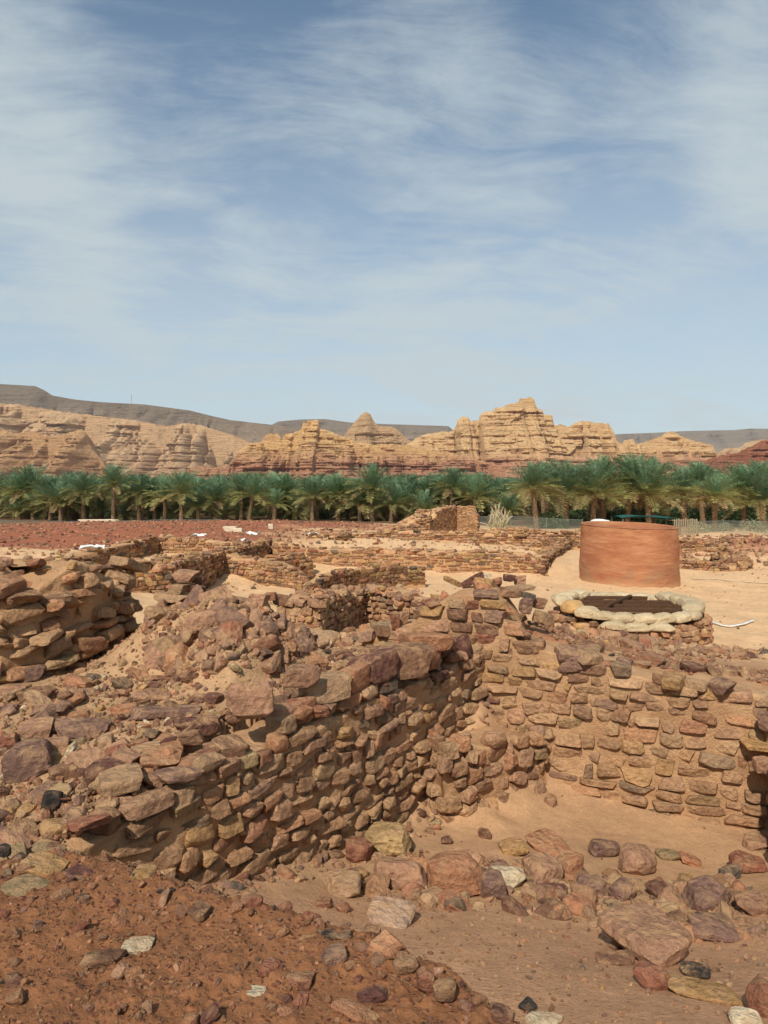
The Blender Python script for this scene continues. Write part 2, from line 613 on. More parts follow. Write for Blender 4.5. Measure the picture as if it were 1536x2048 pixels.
def relief(x, y):
    """small-scale unevenness of the soil"""
    r = np.hypot(x, y)
    inside = in_poly(x, y, ROOM)
    md = dist_line(x, y, MOUND)
    moundish = np.clip(1 - md / 0.5, 0, 1) * inside + (~inside) * (y < 3.3) * 1.0
    p = xyz(x, y, 0)
    amp = np.where(inside, 0.010, 0.035)
    amp = np.maximum(amp, 0.030 * moundish)
    amp = np.where((~inside) & (r > 9), 0.05, amp)
    amp = np.where(r > 120, 0.0, amp)
    k = fbm(p * 2.2, 5, 3, 0.55) * amp * 1.4
    k = k + np.abs(fbm(p * 14, 3, 8, 0.6)) * 0.036 * np.maximum(moundish, 0.15 * (r < 9))
    k = k + fbm(p * 0.35, 4, 21) * np.where((r > 24) & (r < 120), 0.18, 0.0)
    return k


def hz(x, y):
    return float(H(np.array([x]), np.array([y]))[0] + relief(np.array([x]), np.array([y]))[0])


_DS = np.geomspace(0.9, 70, 2600)


def cast(px, py):
    """where the line of sight through a photo point meets the ground"""
    x = (px - 768) / F * _DS
    z = EYE - (py - HZ) / F * _DS
    g = H(x, _DS)
    k = np.argmax(z <= g)
    return Vector((x[k], _DS[k], float(g[k])))


# ------------------------------------------------------------------ ground sheet
TAN = lin(183, 145, 107)
REDSOIL = lin(143, 96, 63)
SANDFLOOR = lin(187, 146, 107)
PALE = lin(214, 174, 130)
REDFIELD = lin(160, 98, 70)
BERM = lin(160, 114, 82)


def soil(x, y):
    inside = in_poly(x, y, ROOM)
    md = dist_line(x, y, MOUND)
    r = np.hypot(x, y)
    n = fbm(xyz(x * 0.8, y * 0.8), 4, 31)
    n2 = fbm(xyz(x * 3, y * 3), 3, 37)
    c = np.empty(np.shape(x) + (4,))
    c[..., :3] = TAN
    c[..., 3] = 0.35

    def put(mask, colr, g):
        mk = np.clip(mask, 0, 1)[..., None]
        c[..., :3] = c[..., :3] * (1 - mk) + np.asarray(colr) * mk
        c[..., 3] = c[..., 3] * (1 - mk[..., 0]) + g * mk[..., 0]
    put(((r - 10.5) + n * 2) / 3.0, PALE, 0.15)
    put((x > 1.4) * (y > 6.4) * np.clip((10.3 - y - 0.12 * x + n) / 1.2, 0, 1) * (~inside), BERM, 0.5)
    # red gravel field on the left, beyond the ruins, and the heap at the far right
    fld = np.clip((y - 27 + n * 4 - 0.25 * (x + 12)) / 4, 0, 1) * np.clip((-3.0 - x + n * 3) / 4, 0, 1)
    fld = np.maximum(fld, np.clip((y - 42 + n * 3) / 4, 0, 1) * np.clip((3 - x + n * 3) / 5, 0, 1))
    fld = fld * np.clip((70 - y) / 5, 0, 1)
    put(fld, REDFIELD, 0.9)
    hp = np.clip(1.3 - np.hypot((x - 20.5) / 4.2, (y - 36.2) / 3.2) + 0.25 * n, 0, 1)
    put(hp, REDFIELD * 1.1, 0.9)
    put(np.clip((y - 66 + n * 3) / 4, 0, 1) * np.clip((180 - y) / 30, 0, 1), lin(112, 86, 60), 0.2)  # grove soil coloured darker to stand for the palms' shade
    put(inside * 1.0, SANDFLOOR, 0.06)
    slope = inside * np.clip((4.7 + n * 0.5 - y) / 0.6, 0, 1)
    put(slope, lin(184, 140, 104), 0.3)
    mnd = np.where(inside, np.clip((0.24 + 0.14 * n2 - md) / 0.08, 0, 1), (y < 3.25 + 0.1 * n2) * 1.0)
    mnd = mnd * (x < 1.3 + n)
    put(mnd, REDSOIL, 0.75)
    return c


def build_ground():
    fine = np.radians(np.arange(-31, 31.01, 0.19))
    rest = np.radians(np.concatenate([np.arange(31.5, 60, 1.0), np.arange(60, 300, 6.0), np.arange(300, 328.6, 1.0)]))
    ang = np.concatenate([fine, rest])
    rad = np.concatenate([np.geomspace(0.5, 12, 430, endpoint=False), np.geomspace(12, 120, 200, endpoint=False), np.geomspace(120, 16000, 60)])
    TH, R = np.meshgrid(ang, rad, indexing='ij')
    x, y = (R * np.sin(TH)).ravel(), (R * np.cos(TH)).ravel()
    z = H(x, y) + relief(x, y)
    f = grid_faces(len(ang), len(rad), wrap_u=True)[:, ::-1]
    me = mesh('ground', xyz(x, y, z), f, M_GROUND, True, soil(x, y))
    tag(obj('ground', me), kind='structure')


build_ground()

# ------------------------------------------------------------------ stone meshes, shared
ROCKS = {'block': [], 'rough': [], 'far': [], 'peb': []}
for i in range(14):
    v, f = rock_verts(8, 100 + i, boxy=14, cuts=8, cutdepth=0.15, noise=0.032, strata=0.02)
    ROCKS['block'].append(mesh('stone_block', v, f, M_STONE, sharp=27))
for i in range(14):
    v, f = rock_verts(8, 200 + i, boxy=8, cuts=12, cutdepth=0.24, noise=0.055, strata=0.03)
    ROCKS['rough'].append(mesh('stone_rough', v, f, M_STONE, sharp=25))
for i in range(12):
    v, f = rock_verts(3, 300 + i, boxy=14, cuts=3, cutdepth=0.14, noise=0.05, strata=0.0)
    ROCKS['far'].append(mesh('stone_small', v, f, M_STONE_FAR, sharp=45))
LOW = [rock_verts(2, 400 + i, boxy=4, cuts=5, cutdepth=0.4, noise=0.12, strata=0.0) for i in range(10)]
MIDV = [rock_verts(3, 450 + i, boxy=4, cuts=7, cutdepth=0.35, noise=0.12, strata=0.03) for i in range(10)]

PAL = {
    'tan': lin(184, 142, 102), 'pink': lin(176, 126, 94), 'orange': lin(184, 120, 80), 'red': lin(154, 92, 66),
    'maroon': lin(112, 68, 58), 'purple': lin(140, 102, 86), 'ochre': lin(186, 138, 78), 'olive': lin(156, 130, 88),
    'grey': lin(92, 84, 76), 'cream': lin(220, 196, 156), 'brown': lin(140, 96, 68), 'dark': lin(66, 60, 56), 'yellow': lin(200, 160, 98), 'soil': lin(150, 98, 63),
}
for _k in PAL:
    _g = PAL[_k] @ np.array((0.3, 0.59, 0.11))
    PAL[_k] = PAL[_k] * 0.84 + (_g * np.array((1.10, 0.97, 0.80))) * 0.16
MIX_NEAR = (['tan'] * 6 + ['pink'] * 6 + ['orange'] * 3 + ['red'] * 3 + ['maroon'] * 3 + ['purple'] * 4 + ['ochre'] * 2 + ['olive'] * 2 + ['brown'] * 4 + ['grey'])
MIX_FAR = (['tan'] * 7 + ['pink'] * 4 + ['orange'] * 4 + ['ochre'] * 3 + ['red'] * 2 + ['brown'] * 4 + ['maroon'] + ['purple'] + ['yellow'] * 2 + ['grey'])
MIX_RED = (['red'] * 5 + ['maroon'] * 4 + ['orange'] * 3 + ['pink'] * 3 + ['brown'] * 3 + ['purple'] * 2 + ['dark'])


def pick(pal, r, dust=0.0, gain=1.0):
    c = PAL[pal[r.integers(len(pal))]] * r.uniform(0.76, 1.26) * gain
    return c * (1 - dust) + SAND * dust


def join_rocks(name, items, parent, mat, lib=LOW, label=None, cat=None, group=None, kind='stuff'):
    """items: (pos, rot(3), scale(3), colour) joined as one mesh part"""
    if not items:
        return None
    V, Fc, C, off = [], [], [], 0
    base = ROOTLOC.get(parent.name, Vector((0, 0, 0))) if parent is not None else Vector((0, 0, 0))
    for k, (p, ro, s, c) in enumerate(items):
        v, f = lib[k % len(lib)]
        m = np.array(Euler(ro).to_matrix())
        vv = (v * np.asarray(s)) @ m.T + np.asarray(p) - np.asarray(base)
        V.append(vv)
        Fc.append(f + off)
        C.append(np.repeat(np.asarray(c)[None], len(v), 0))
        off += len(v)
    me = mesh(name, np.concatenate(V), np.concatenate(Fc), mat, False, np.concatenate(C))
    o = bpy.data.objects.new(name, me)
    col.objects.link(o)
    o.parent = parent
    return tag(o, label, cat, group, kind)


def put_stone(parent, lib, p, rot, size, colour, name='stone', r=rng):
    me = ROCKS[lib][int(r.integers(len(ROCKS[lib])))]
    return obj(name, me, parent, p, rot, size, colour)


# ------------------------------------------------------------------ wall builder
class Path:
    def __init__(self, pts):
        self.p = np.array(pts, float)
        seg = np.hypot(*np.diff(self.p, axis=0).T)
        self.s = np.concatenate([[0], np.cumsum(seg)])
        self.L = self.s[-1]

    def at(self, s):
        s = np.asarray(s, float)
        return np.stack([np.interp(s, self.s, self.p[:, 0]), np.interp(s, self.s, self.p[:, 1])], -1)

    def tan(self, s):
        e = 0.04
        d = self.at(np.clip(s + e, 0, self.L)) - self.at(np.clip(s - e, 0, self.L))
        return d / np.linalg.norm(d, axis=-1, keepdims=True)


def prof(spec, L):
    if np.isscalar(spec):
        return lambda s: np.full(np.shape(s), float(spec))
    a = np.array(spec, float)
    return lambda s: np.interp(np.asarray(s) / L, a[:, 0], a[:, 1])


def wall(label, pts, zb, zt, thick=0.6, side=1, course=0.14, lens=(0.18, 0.36), proud=0.04, depth=0.2, lib='block', pal=MIX_NEAR,
         dust=lambda s, v: 0.2, seed=1, top=1.0, lean=0.0, core_res=0.03, core_mat=None, name='stone_wall', jit=1.0, gap=0.012,
         back=False, ragged=0.05, smallfill=0.0, maxn=300, core_amp=0.03, topsize=1.0, skip=0.03, rowslope=0.0, group=None, gain=1.0, recess=None, ends=True, drop=0.06):
    """a ruined wall: mud core plus every facing stone and the loose cap stones as parts"""
    r = np.random.default_rng(seed)
    pa = Path(pts)
    zbf, ztf = prof(zb, pa.L), prof(zt, pa.L)
    mid = pa.at(pa.L / 2)
    root = thing(name, label, 'wall', (mid[0], mid[1], float(zbf(pa.L / 2))), group)
    root['kind'] = 'thing'
    core_mat = core_mat or M_MUD
    recess = proud * 0.9 + 0.012 if recess is None else recess

    def nrm(s):
        t = pa.tan(s)
        return np.stack([t[..., 1], -t[..., 0]], -1) * side
    # ---- core
    ns = max(8, int(pa.L / core_res))
    ss = np.linspace(0, pa.L, ns)
    zt_s = ztf(ss) + fbm(xyz(ss * 2.3, seed), 3, seed) * ragged - drop
    zb_s = zbf(ss) - 0.25
    nh = max(4, int(np.max(zt_s - zb_s) / core_res))
    nt = max(3, int(thick / core_res))
    nn, base = nrm(ss), pa.at(ss)
    rows = []
    for j in range(nh + nt + nh):
        if j < nh:
            k = j / nh
            off = -lean * k * (zt_s - zb_s)
            z = zb_s + (zt_s - zb_s) * k
        elif j < nh + nt:
            k = (j - nh) / (nt - 1)
            off = -lean * (zt_s - zb_s) - k * (thick - 2 * lean * (zt_s - zb_s))
            z = zt_s + 0.02 * np.sin(k * math.pi)
        else:
            k = 1 - (j - nh - nt + 1) / nh
            off = -thick + lean * k * (zt_s - zb_s)
            z = zb_s + (zt_s - zb_s) * k
        off = off + np.zeros(ns)
        off = np.clip(off - recess, -thick + recess, -recess)
        xy = base + nn * off[:, None]
        rows.append(np.concatenate([xy, z[:, None]], 1))
    V = np.stack(rows, 1)                      # ns x rows x 3
    p = V.reshape(-1, 3)
    n1 = fbm(p * 3.1, 3, seed + 3)
    n2 = fbm(p * 11.0, 3, seed + 4)
    n3 = fbm(p * 9.0 + 40, 3, seed + 6)
    nx = np.repeat(nn, V.shape[1], 0)
    p = p.copy()
    p[:, :2] += nx * ((n1 * 1.0 + n2 * 0.6) * core_amp)[:, None]
    p[:, 2] += n3 * core_amp * 0.9
    nr = V.shape[1]
    f = grid_faces(ns, nr)
    if side > 0:
        f = f[:, ::-1]
    cap = []
    for i0, fl in ((0, False), (ns - 1, True)):
        a = np.arange(nh)
        q = np.stack([i0 * nr + a, i0 * nr + a + 1, i0 * nr + nr - 2 - a, i0 * nr + nr - 1 - a], 1)
        cap.append(q[:, ::-1] if (fl == (side > 0)) else q)
    f = np.concatenate([f] + cap)
    q = p - np.array(ROOTLOC[root.name])
    o = bpy.data.objects.new('mortar_core', mesh('mortar_core', q, f, core_mat))
    col.objects.link(o)
    o.parent = root
    # ---- facing stones
    items = []
    faces = [(1, 0.0)] + ([(-1, thick)] if back else [])
    for fsgn, foff in faces:
        zmin, zmax = float(np.min(zbf(ss))), float(np.max(ztf(ss)))
        k = 0
        z0 = zmin
        while z0 < zmax:
            ch = course * r.uniform(0.78, 1.22)
            s = -r.uniform(0, lens[1])
            while s < pa.L:
                ln = r.uniform(*lens) * (1.0 if r.random() > 0.12 else 0.55)
                sc_ = s + ln / 2
                if 0 <= sc_ <= pa.L:
                    zz = z0 + ch / 2 + rowslope * (sc_ - pa.L / 2) + r.normal(0, 0.10 * ch) * jit
                    top_here = float(ztf(sc_)) + r.normal(0, ragged * 0.6)
                    bot_here = float(zbf(sc_)) - ch
                    if bot_here < zz < top_here - 0.15 * ch and r.random() > skip:
                        v = (zz - float(zbf(sc_))) / max(0.05, float(ztf(sc_) - zbf(sc_)))
                        n_, t_ = nrm(sc_) * fsgn, pa.tan(sc_)
                        dd = depth * r.uniform(0.8, 1.25)
                        pr = proud * r.uniform(0.3, 1.6)
                        b_ = pa.at(sc_) - nrm(sc_) * (foff + lean * (zz - float(zbf(sc_)) + 0.25) * fsgn) + n_ * (pr - dd / 2)
                        hh = (ch - gap) * r.uniform(0.82, 1.12)
                        rz = math.atan2(t_[1], t_[0]) + r.normal(0, 0.07) * jit
                        ro = (r.normal(0, 0.07) * jit + (math.pi if r.random() < 0.5 else 0), r.normal(0, 0.06) * jit, rz)
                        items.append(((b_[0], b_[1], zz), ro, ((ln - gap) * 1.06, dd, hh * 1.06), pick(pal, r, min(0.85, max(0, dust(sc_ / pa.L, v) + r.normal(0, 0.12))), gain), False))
                        if smallfill and r.random() < smallfill:
                            qh = ch * r.uniform(0.25, 0.5)
                            items.append(((b_[0] + t_[0] * ln / 2, b_[1] + t_[1] * ln / 2, zz - ch * 0.5), (r.uniform(0, 6), r.uniform(0, 6), rz), (qh * 1.6, dd * 0.9, qh), pick(pal, r, 0.3, gain), True))
                s += ln
            z0 += ch
            k += 1
    if ends:
        for s_e, sg in ((0.0, -1), (pa.L, 1)):
            z0 = float(zbf(s_e)) - 0.1
            t_ = pa.tan(s_e) * sg
            while z0 < float(ztf(s_e)):
                ch = course * r.uniform(0.8, 1.2)
                q = r.uniform(0, lens[0])
                while q < thick - lens[0] * 0.4:
                    ln = r.uniform(*lens)
                    b_ = pa.at(s_e) - nrm(s_e) * (q + ln / 2) + t_ * (proud * r.uniform(0.3, 1.5) - depth / 2 + 0.02)
                    ro = (r.normal(0, 0.07) * jit, r.normal(0, 0.06) * jit, math.atan2(t_[1], t_[0]) + math.pi / 2 + r.normal(0, .1))
                    items.append(((b_[0], b_[1], z0 + ch / 2), ro, (ln, depth, ch), pick(pal, r, dust(0.5, 0.5), gain), False))
                    q += ln
                z0 += ch
    # ---- loose cap stones
    ntop = int(pa.L * thick / (lens[0] * lens[1]) * 0.55 * top)
    for _ in range(ntop):
        s = r.uniform(0, pa.L)
        k = r.uniform(0.0, 1.0)
        b_ = pa.at(s) - nrm(s) * (thick * k)
        ln = r.uniform(lens[0] * 0.6, lens[1]) * topsize
        hh = course * r.uniform(0.5, 1.0) * topsize
        items.append(((b_[0], b_[1], float(ztf(s)) - 0.05 + hh * r.uniform(0.15, 0.5)), (r.normal(0, 0.16), r.normal(0, 0.16), r.uniform(0, 6.28)),
                      (ln, ln * r.uniform(0.5, 0.9), hh), pick(pal, r, 0.2 * r.random(), gain), False))
    big = [it for it in items if not it[4]]
    small = [it for it in items if it[4]]
    if len(big) > maxn:
        idx = r.permutation(len(big))
        small += [big[i] for i in idx[maxn:]]
        big = [big[i] for i in idx[:maxn]]
    for it in big:
        put_stone(root, ('block' if r.random() < 0.45 else lib) if lib == 'rough' else lib, it[0], it[1], it[2], it[3], r=r)
    join_rocks('small_rubble', [it[:4] for it in small], root, M_RUBBLE if lib != 'far' else M_RUBBLE_FAR, MIDV)
    root['_n'] = len(big)
    return root


def scatter(poly, n, size, rr, flat=0.6, keep=None):
    """random stones lying on the ground inside a plan polygon"""
    p = np.array(poly)
    lo, hi = p.min(0), p.max(0)
    out = []
    while len(out) < n:
        x = rr.uniform(lo[0], hi[0], n * 3)
        y = rr.uniform(lo[1], hi[1], n * 3)
        ok = in_poly(x, y, poly)
        if keep is not None:
            ok &= keep(x, y)
        for a, b in zip(x[ok], y[ok]):
            out.append((a, b))
            if len(out) >= n:
                break
    out = np.array(out)
    z = H(out[:, 0], out[:, 1]) + relief(out[:, 0], out[:, 1])
    al = (out[:, 0] - A0[0]) * _tn[0] + (out[:, 1] - A0[1]) * _tn[1]
    ac = -((out[:, 0] - A0[0]) * _tn[1] - (out[:, 1] - A0[1]) * _tn[0])
    L_ = float(np.linalg.norm(A1 - A0))
    wz = np.interp(al / L_, [0, .10, .25, .6, .8, 1], [1.80, 1.95, 2.03, 2.05, 2.04, 2.04]) - 0.09
    z = np.where((ac > -0.06) & (ac < 0.46) & (al > 0) & (al < L_ - .1) & (z > 1.3), np.maximum(z, wz), z)
    s = size[0] * (size[1] / size[0]) ** (rr.random(n) ** 2.2)
    return out[:, 0], out[:, 1], z, s

# ------------------------------------------------------------------ mountains
def strata_material(name, upper, lower, zsplit, soft, band=0.02, varnish_shade=0.35, fs=1.0):
    m, t, b = new_mat(name)
    geo = t.n('ShaderNodeNewGeometry')
    pos = geo.outputs['Position']
    z = t.n('ShaderNodeSeparateXYZ', i_0=pos).outputs[2]
    n0 = t.noise(pos, 0.010 * fs, 5.0, 0.6)
    zz = t.math('ADD', z, t.math('MULTIPLY', t.math('SUBTRACT', n0, 0.5), soft * 2.5))
    k = t.ramp(zz, zsplit - soft, zsplit + soft)
    lay = t.noise(t.scale(pos, (0.004 * fs, 0.004 * fs, band * 4)), 1.0, 6.0, 0.7, 0.3)
    lay2 = t.noise(t.scale(pos, (0.02 * fs, 0.02 * fs, band * 16)), 1.0, 4.0, 0.7)
    n1 = t.noise(pos, 0.05 * fs, 6.0, 0.65)
    c = t.mix(k, tuple(lower), tuple(upper))
    c = t.mix(t.ramp(lay, 0.5, 0.7, 0.0, 0.5), c, tuple(np.asarray(upper) * 0.66))
    c = t.mix(t.ramp(lay2, 0.45, 0.3, 0.0, 0.5), c, tuple(np.minimum(np.asarray(upper) * 1.25, 0.8)))
    c = t.mix(t.ramp(n1, 0.48, 0.66, 0.0, varnish_shade * 0.75), c, tuple(np.asarray(lower) * 0.5))  # rock varnish, deepened to stand in for crevice shadow
    n4 = t.noise(t.scale(pos, (0.16 * fs, 0.16 * fs, 0.30 * fs)), 1.0, 5.0, 0.7)
    c = t.mix(t.ramp(n4, 0.52, 0.66, 0.0, 0.34), c, tuple(np.asarray(lower) * 0.45))  # dark mottling stands in for shade in the cracks
    t.l.new(c, b.inputs['Base Color'])
    h = t.math('ADD', t.math('MULTIPLY', lay2, 1.2), n1)
    bump(t, b, t.math('ADD', h, n4), 1.0, 7.0 / fs)
    return m


def ridge(name, sky_pts, D, W_, foot, mat, seed, cliff=0.55, ledge=4.0, crack=10.0, talus=0.35, bumpy=2.0, nstep=2.2, rows=80, jag=0.0, lum=8, extra=0.5):
    """a rock mass: crest line at distance D, stepped front falling towards the viewer, plain back"""
    a = np.array(sky_pts, float)
    pxs = np.arange(a[0, 0], a[-1, 0] + 0.1, nstep)
    pys = np.interp(pxs, a[:, 0], a[:, 1])
    x = (pxs - 768) / F * D
    zc = EYE - (pys - HZ) / F * D
    if jag:
        zc = zc + (np.round(fbm(xyz(pxs / lum, seed), 3, seed) * 3) / 3 + 0.6 * fbm(xyz(pxs / 3.1, seed + 3), 2, seed)) * jag
    z0 = foot
    zc = np.maximum(zc, z0 + 1.0)
    v = np.linspace(0, 1, rows)
    X = np.repeat(x[:, None], rows, 1)
    Z = z0 + (zc - z0)[:, None] * v[None]
    hgt = float(zc.max() - z0)
    # profile: talus at the foot, cliffs above; absolute height keeps beds level along the ridge
    g = np.clip((Z - z0) / hgt, 0, 1)
    gtop = ((zc - z0) / hgt)[:, None]
    pro = lambda q: np.where(q < talus, q / talus * (1 - cliff), (1 - cliff) + (q - talus) / (1 - talus) * cliff)
    back = (pro(g) - pro(np.broadcast_to(gtop, g.shape)))
    Y = D + back * W_
    # level beds, each standing proud or set back, split by upright joints into blocks
    damp = np.clip((gtop - g) * 9, 0, 1)
    wob = fbm(xyz(X / (hgt * 1.5), seed, 0), 3, seed + 5) * hgt * 0.02
    for nbed, bw, amp, k in ((9, 0.55, 1.0, 0), (24, 0.22, 0.55, 1), (60, 0.07, 0.28, 2)):
        q = (Z + wob) / hgt * nbed
        q = q + 0.45 * vnoise(xyz(q * 1.0, seed + k, 7), seed + k)
        bed = np.floor(q)
        hb = vnoise(xyz(bed * 7.31, seed + 0.5, k), seed + 31 + k)
        cell = np.floor(X / (hgt * bw) + hb * 3 + 0.6 * fbm(xyz(X / (hgt * bw * 1.7), Z / hgt * 2, k), 2, seed + 3))
        hc = vnoise(xyz(cell * 5.77 + 0.5, bed * 3.17 + 0.5, k + 0.5), seed + 41 + k)
        edge = 0.25 * np.clip(1 - (q - bed) * 4, 0, 1)
        Y = Y - (hb * 1.0 + hc * 1.1 - edge) * ledge * 1.7 * amp * damp * np.clip(g * 6, 0, 1)
    j1 = 1 - np.abs(fbm(xyz(X / (hgt * 0.5), Z / (hgt * 3.0), seed), 4, seed + 7)) * 2
    Y = Y + np.clip(j1, 0, 1) ** 3 * crack * 1.6 * np.clip(damp, 0, 1)
    j3 = 1 - np.abs(fbm(xyz(X / (hgt * 0.17) + 0.6 * fbm(xyz(X / hgt, Z / (hgt * 0.5), 4), 2, seed), Z / (hgt * 1.1), seed + 2), 3, seed + 13)) * 2.4
    msk = np.clip(0.4 + 1.6 * fbm(xyz(X / (hgt * 1.1), Z / (hgt * 0.6), seed + 8), 3, seed + 17), 0, 1)
    Y = Y + np.clip(j3, 0, 1) ** 3 * crack * 1.5 * msk * np.clip(damp, 0, 1) * np.clip((g - 0.1) * 5, 0, 1)
    Y = Y + fbm(xyz(X / (hgt * 0.10), Z / (hgt * 0.06), seed + 1), 4, seed + 11) * bumpy * np.clip(damp + 0.2, 0, 1)
    Y = np.minimum(Y, D - (1 - np.clip(g / np.maximum(gtop, 1e-6), 0, 1)) * W_ * 0.05)
    # back side falls away behind the crest
    nb = 6
    vb = np.linspace(0, 1, nb + 1)[1:]
    Xb = np.repeat(x[:, None], nb, 1)
    Zb = zc[:, None] + (z0 - zc)[:, None] * vb[None] ** 1.3
    Yb = D + W_ * extra * vb[None] + 0 * Xb
    V = np.stack([np.concatenate([X, Xb], 1), np.concatenate([Y, Yb], 1), np.concatenate([Z, Zb], 1)], -1)
    f = grid_faces(len(x), rows + nb)
    me = mesh(name, V.reshape(-1, 3), f, mat, True)
    me.set_sharp_from_angle(angle=math.radians(40))
    return tag(obj(name, me), kind='structure')


OCHRE_R = lin(222, 178, 122)
RED_R = lin(182, 130, 100)
M_HILL = strata_material('hill_rock', OCHRE_R, RED_R, 50, 20, 0.035, 0.5, 1.6)
M_HILL2 = strata_material('massif_rock', lin(218, 178, 128), RED_R, 54, 20, 0.0295, 0.22, 1.6)
M_CLIFF = strata_material('cliff_rock', lin(212, 172, 128), lin(188, 146, 106), 60, 40, 0.022, 0.55, 0.9)
M_BUTTE = strata_material('butte_rock', lin(204, 160, 114), lin(186, 138, 98), 50, 30, 0.03, 0.5, 1.2)
M_PALEH = strata_material('pale_rock', lin(206, 168, 124), lin(190, 140, 104), 40, 30, 0.03, 0.3, 0.9)
M_MESA = strata_material('basalt_mesa', lin(128, 110, 90), lin(156, 130, 102), 300, 140, 0.006, 0.35, 0.35)
M_REDH = strata_material('red_rock', lin(174, 118, 90), lin(160, 104, 80), 40, 20, 0.06, 0.4, 2.0)

ridge('mesa', [(-500, 752), (-100, 764), (0, 768), (70, 772), (88, 780), (105, 791), (150, 799), (200, 804), (290, 809), (380, 821), (420, 831), (460, 840), (520, 847), (560, 851), (640, 868), (720, 900)],
      3600, 900, -10, M_MESA, 11, 0.35, 10, 40, 0.45, 8, 3.0, 60)
ridge('mesa', [(430, 900), (520, 858), (545, 849), (556, 843), (600, 839), (650, 838), (700, 845), (770, 848), (860, 851), (897, 852), (905, 860), (1000, 870), (1080, 900)],
      5200, 900, -10, M_MESA, 12, 0.35, 12, 40, 0.45, 8, 3.0, 50)
ridge('mesa', [(1100, 900), (1200, 872), (1240, 868), (1300, 866), (1370, 862), (1470, 860), (1500, 857), (1560, 858), (1760, 855), (2000, 860)],
      6500, 1300, -10, M_MESA, 13, 0.35, 14, 60, 0.45, 8, 3.0, 50)
ridge('cliff', [(-450, 790), (-60, 798), (0, 806), (60, 812), (130, 824), (240, 836), (300, 846), (335, 852), (372, 846), (395, 848), (430, 860), (470, 872), (500, 884), (540, 900), (600, 925)],
      2300, 620, -8, M_CLIFF, 21, 0.66, 16, 105, 0.22, 16, 1.4, 120, 4.0, 12)
ridge('butte', [(-420, 830), (-100, 848), (0, 858), (30, 866), (62, 862), (110, 874), (140, 864), (163, 858), (172, 868), (180, 892), (196, 912), (214, 934), (238, 950), (262, 964)],
      1500, 330, -6, M_BUTTE, 22, 0.70, 8, 44, 0.2, 8, 1.4, 100, 2.5, 9)
ridge('pinnacle', [(640, 905), (676, 884), (692, 866), (702, 852), (712, 842), (722, 829), (731, 824), (740, 827), (746, 840), (754, 850), (770, 852), (792, 856), (806, 870), (824, 886), (870, 905)],
      1750, 200, -6, M_PALEH, 23, 0.6, 6, 16, 0.2, 5, 1.2, 80, 2.0, 6)
ridge('hill', [(1395, 925), (1432, 905), (1450, 897), (1478, 896), (1490, 886), (1520, 879), (1560, 880), (1700, 884)],
      2400, 300, -6, M_PALEH, 27, 0.5, 6, 16, 0.2, 6, 1.6, 60, 2.0)
ridge('hill', [(318, 966), (336, 952), (352, 940), (400, 934), (452, 936), (466, 918), (482, 898), (498, 887), (522, 884), (532, 872), (545, 866), (558, 869), (563, 880), (570, 868), (585, 866), (604, 857),
               (606, 843), (611, 847), (615, 841), (637, 840), (640, 857), (668, 866), (700, 880), (735, 889), (800, 889), (840, 896), (900, 905), (960, 920), (1010, 940)],
      1150, 210, -5, M_HILL, 24, 0.60, 7, 22, 0.2, 4.0, 1.2, 100, 1.6, 7)
ridge('massif', [(770, 925), (790, 905), (815, 888), (835, 874), (862, 866), (905, 862), (913, 851), (916, 839), (926, 832), (936, 836), (940, 843), (957, 839), (960, 829), (970, 822), (984, 823), (990, 815), (1004, 816), (1015, 808), (1036, 806), (1040, 797), (1062, 795),
                 (1068, 799), (1074, 815), (1084, 818), (1087, 828), (1104, 830), (1108, 852), (1128, 849), (1136, 855), (1148, 846), (1164, 841), (1180, 844), (1216, 847), (1227, 863), (1234, 884), (1246, 888), (1249, 879), (1266, 878), (1273, 888), (1290, 884), (1318, 874),
                 (1336, 864), (1348, 863), (1362, 873), (1388, 882), (1424, 890), (1431, 904), (1433, 920), (1450, 940), (1480, 955)],
      1350, 260, -5, M_HILL2, 25, 0.60, 8, 26, 0.2, 4.5, 1.2, 120, 2.0, 7)
ridge('hill', [(1330, 950), (1380, 934), (1420, 918), (1440, 910), (1472, 906), (1492, 898), (1510, 889), (1526, 880), (1545, 878), (1620, 868), (1800, 850)],
      760, 120, -4, M_REDH, 26, 0.6, 4, 8, 0.25, 3, 1.4, 60, 1.5)

# radio mast on the mesa
M_MAST = plain_material('mast_paint', lin(190, 190, 190), lin(170, 120, 110), 0.02)
def bars(segs, rad, sides=4):
    V, Fc, off = [], [], 0
    for a, b in segs:
        a, b = np.array(a, float), np.array(b, float)
        d = b - a
        d = d / np.linalg.norm(d)
        u = np.cross(d, (0, 0, 1.0) if abs(d[2]) < 0.9 else (1.0, 0, 0))
        u /= np.linalg.norm(u)
        w = np.cross(d, u)
        for e in (a, b):
            for k in range(sides):
                q = 2 * math.pi * k / sides
                V.append(e + (u * math.cos(q) + w * math.sin(q)) * rad)
        for k in range(sides):
            k2 = (k + 1) % sides
            Fc.append((off + k, off + k2, off + sides + k2, off + sides + k))
        Fc.append((off, off + 1, off + 2, off + 3)[::-1])
        Fc.append((off + sides, off + sides + 1, off + sides + 2, off + sides + 3))
        off += 2 * sides
    return V, Fc


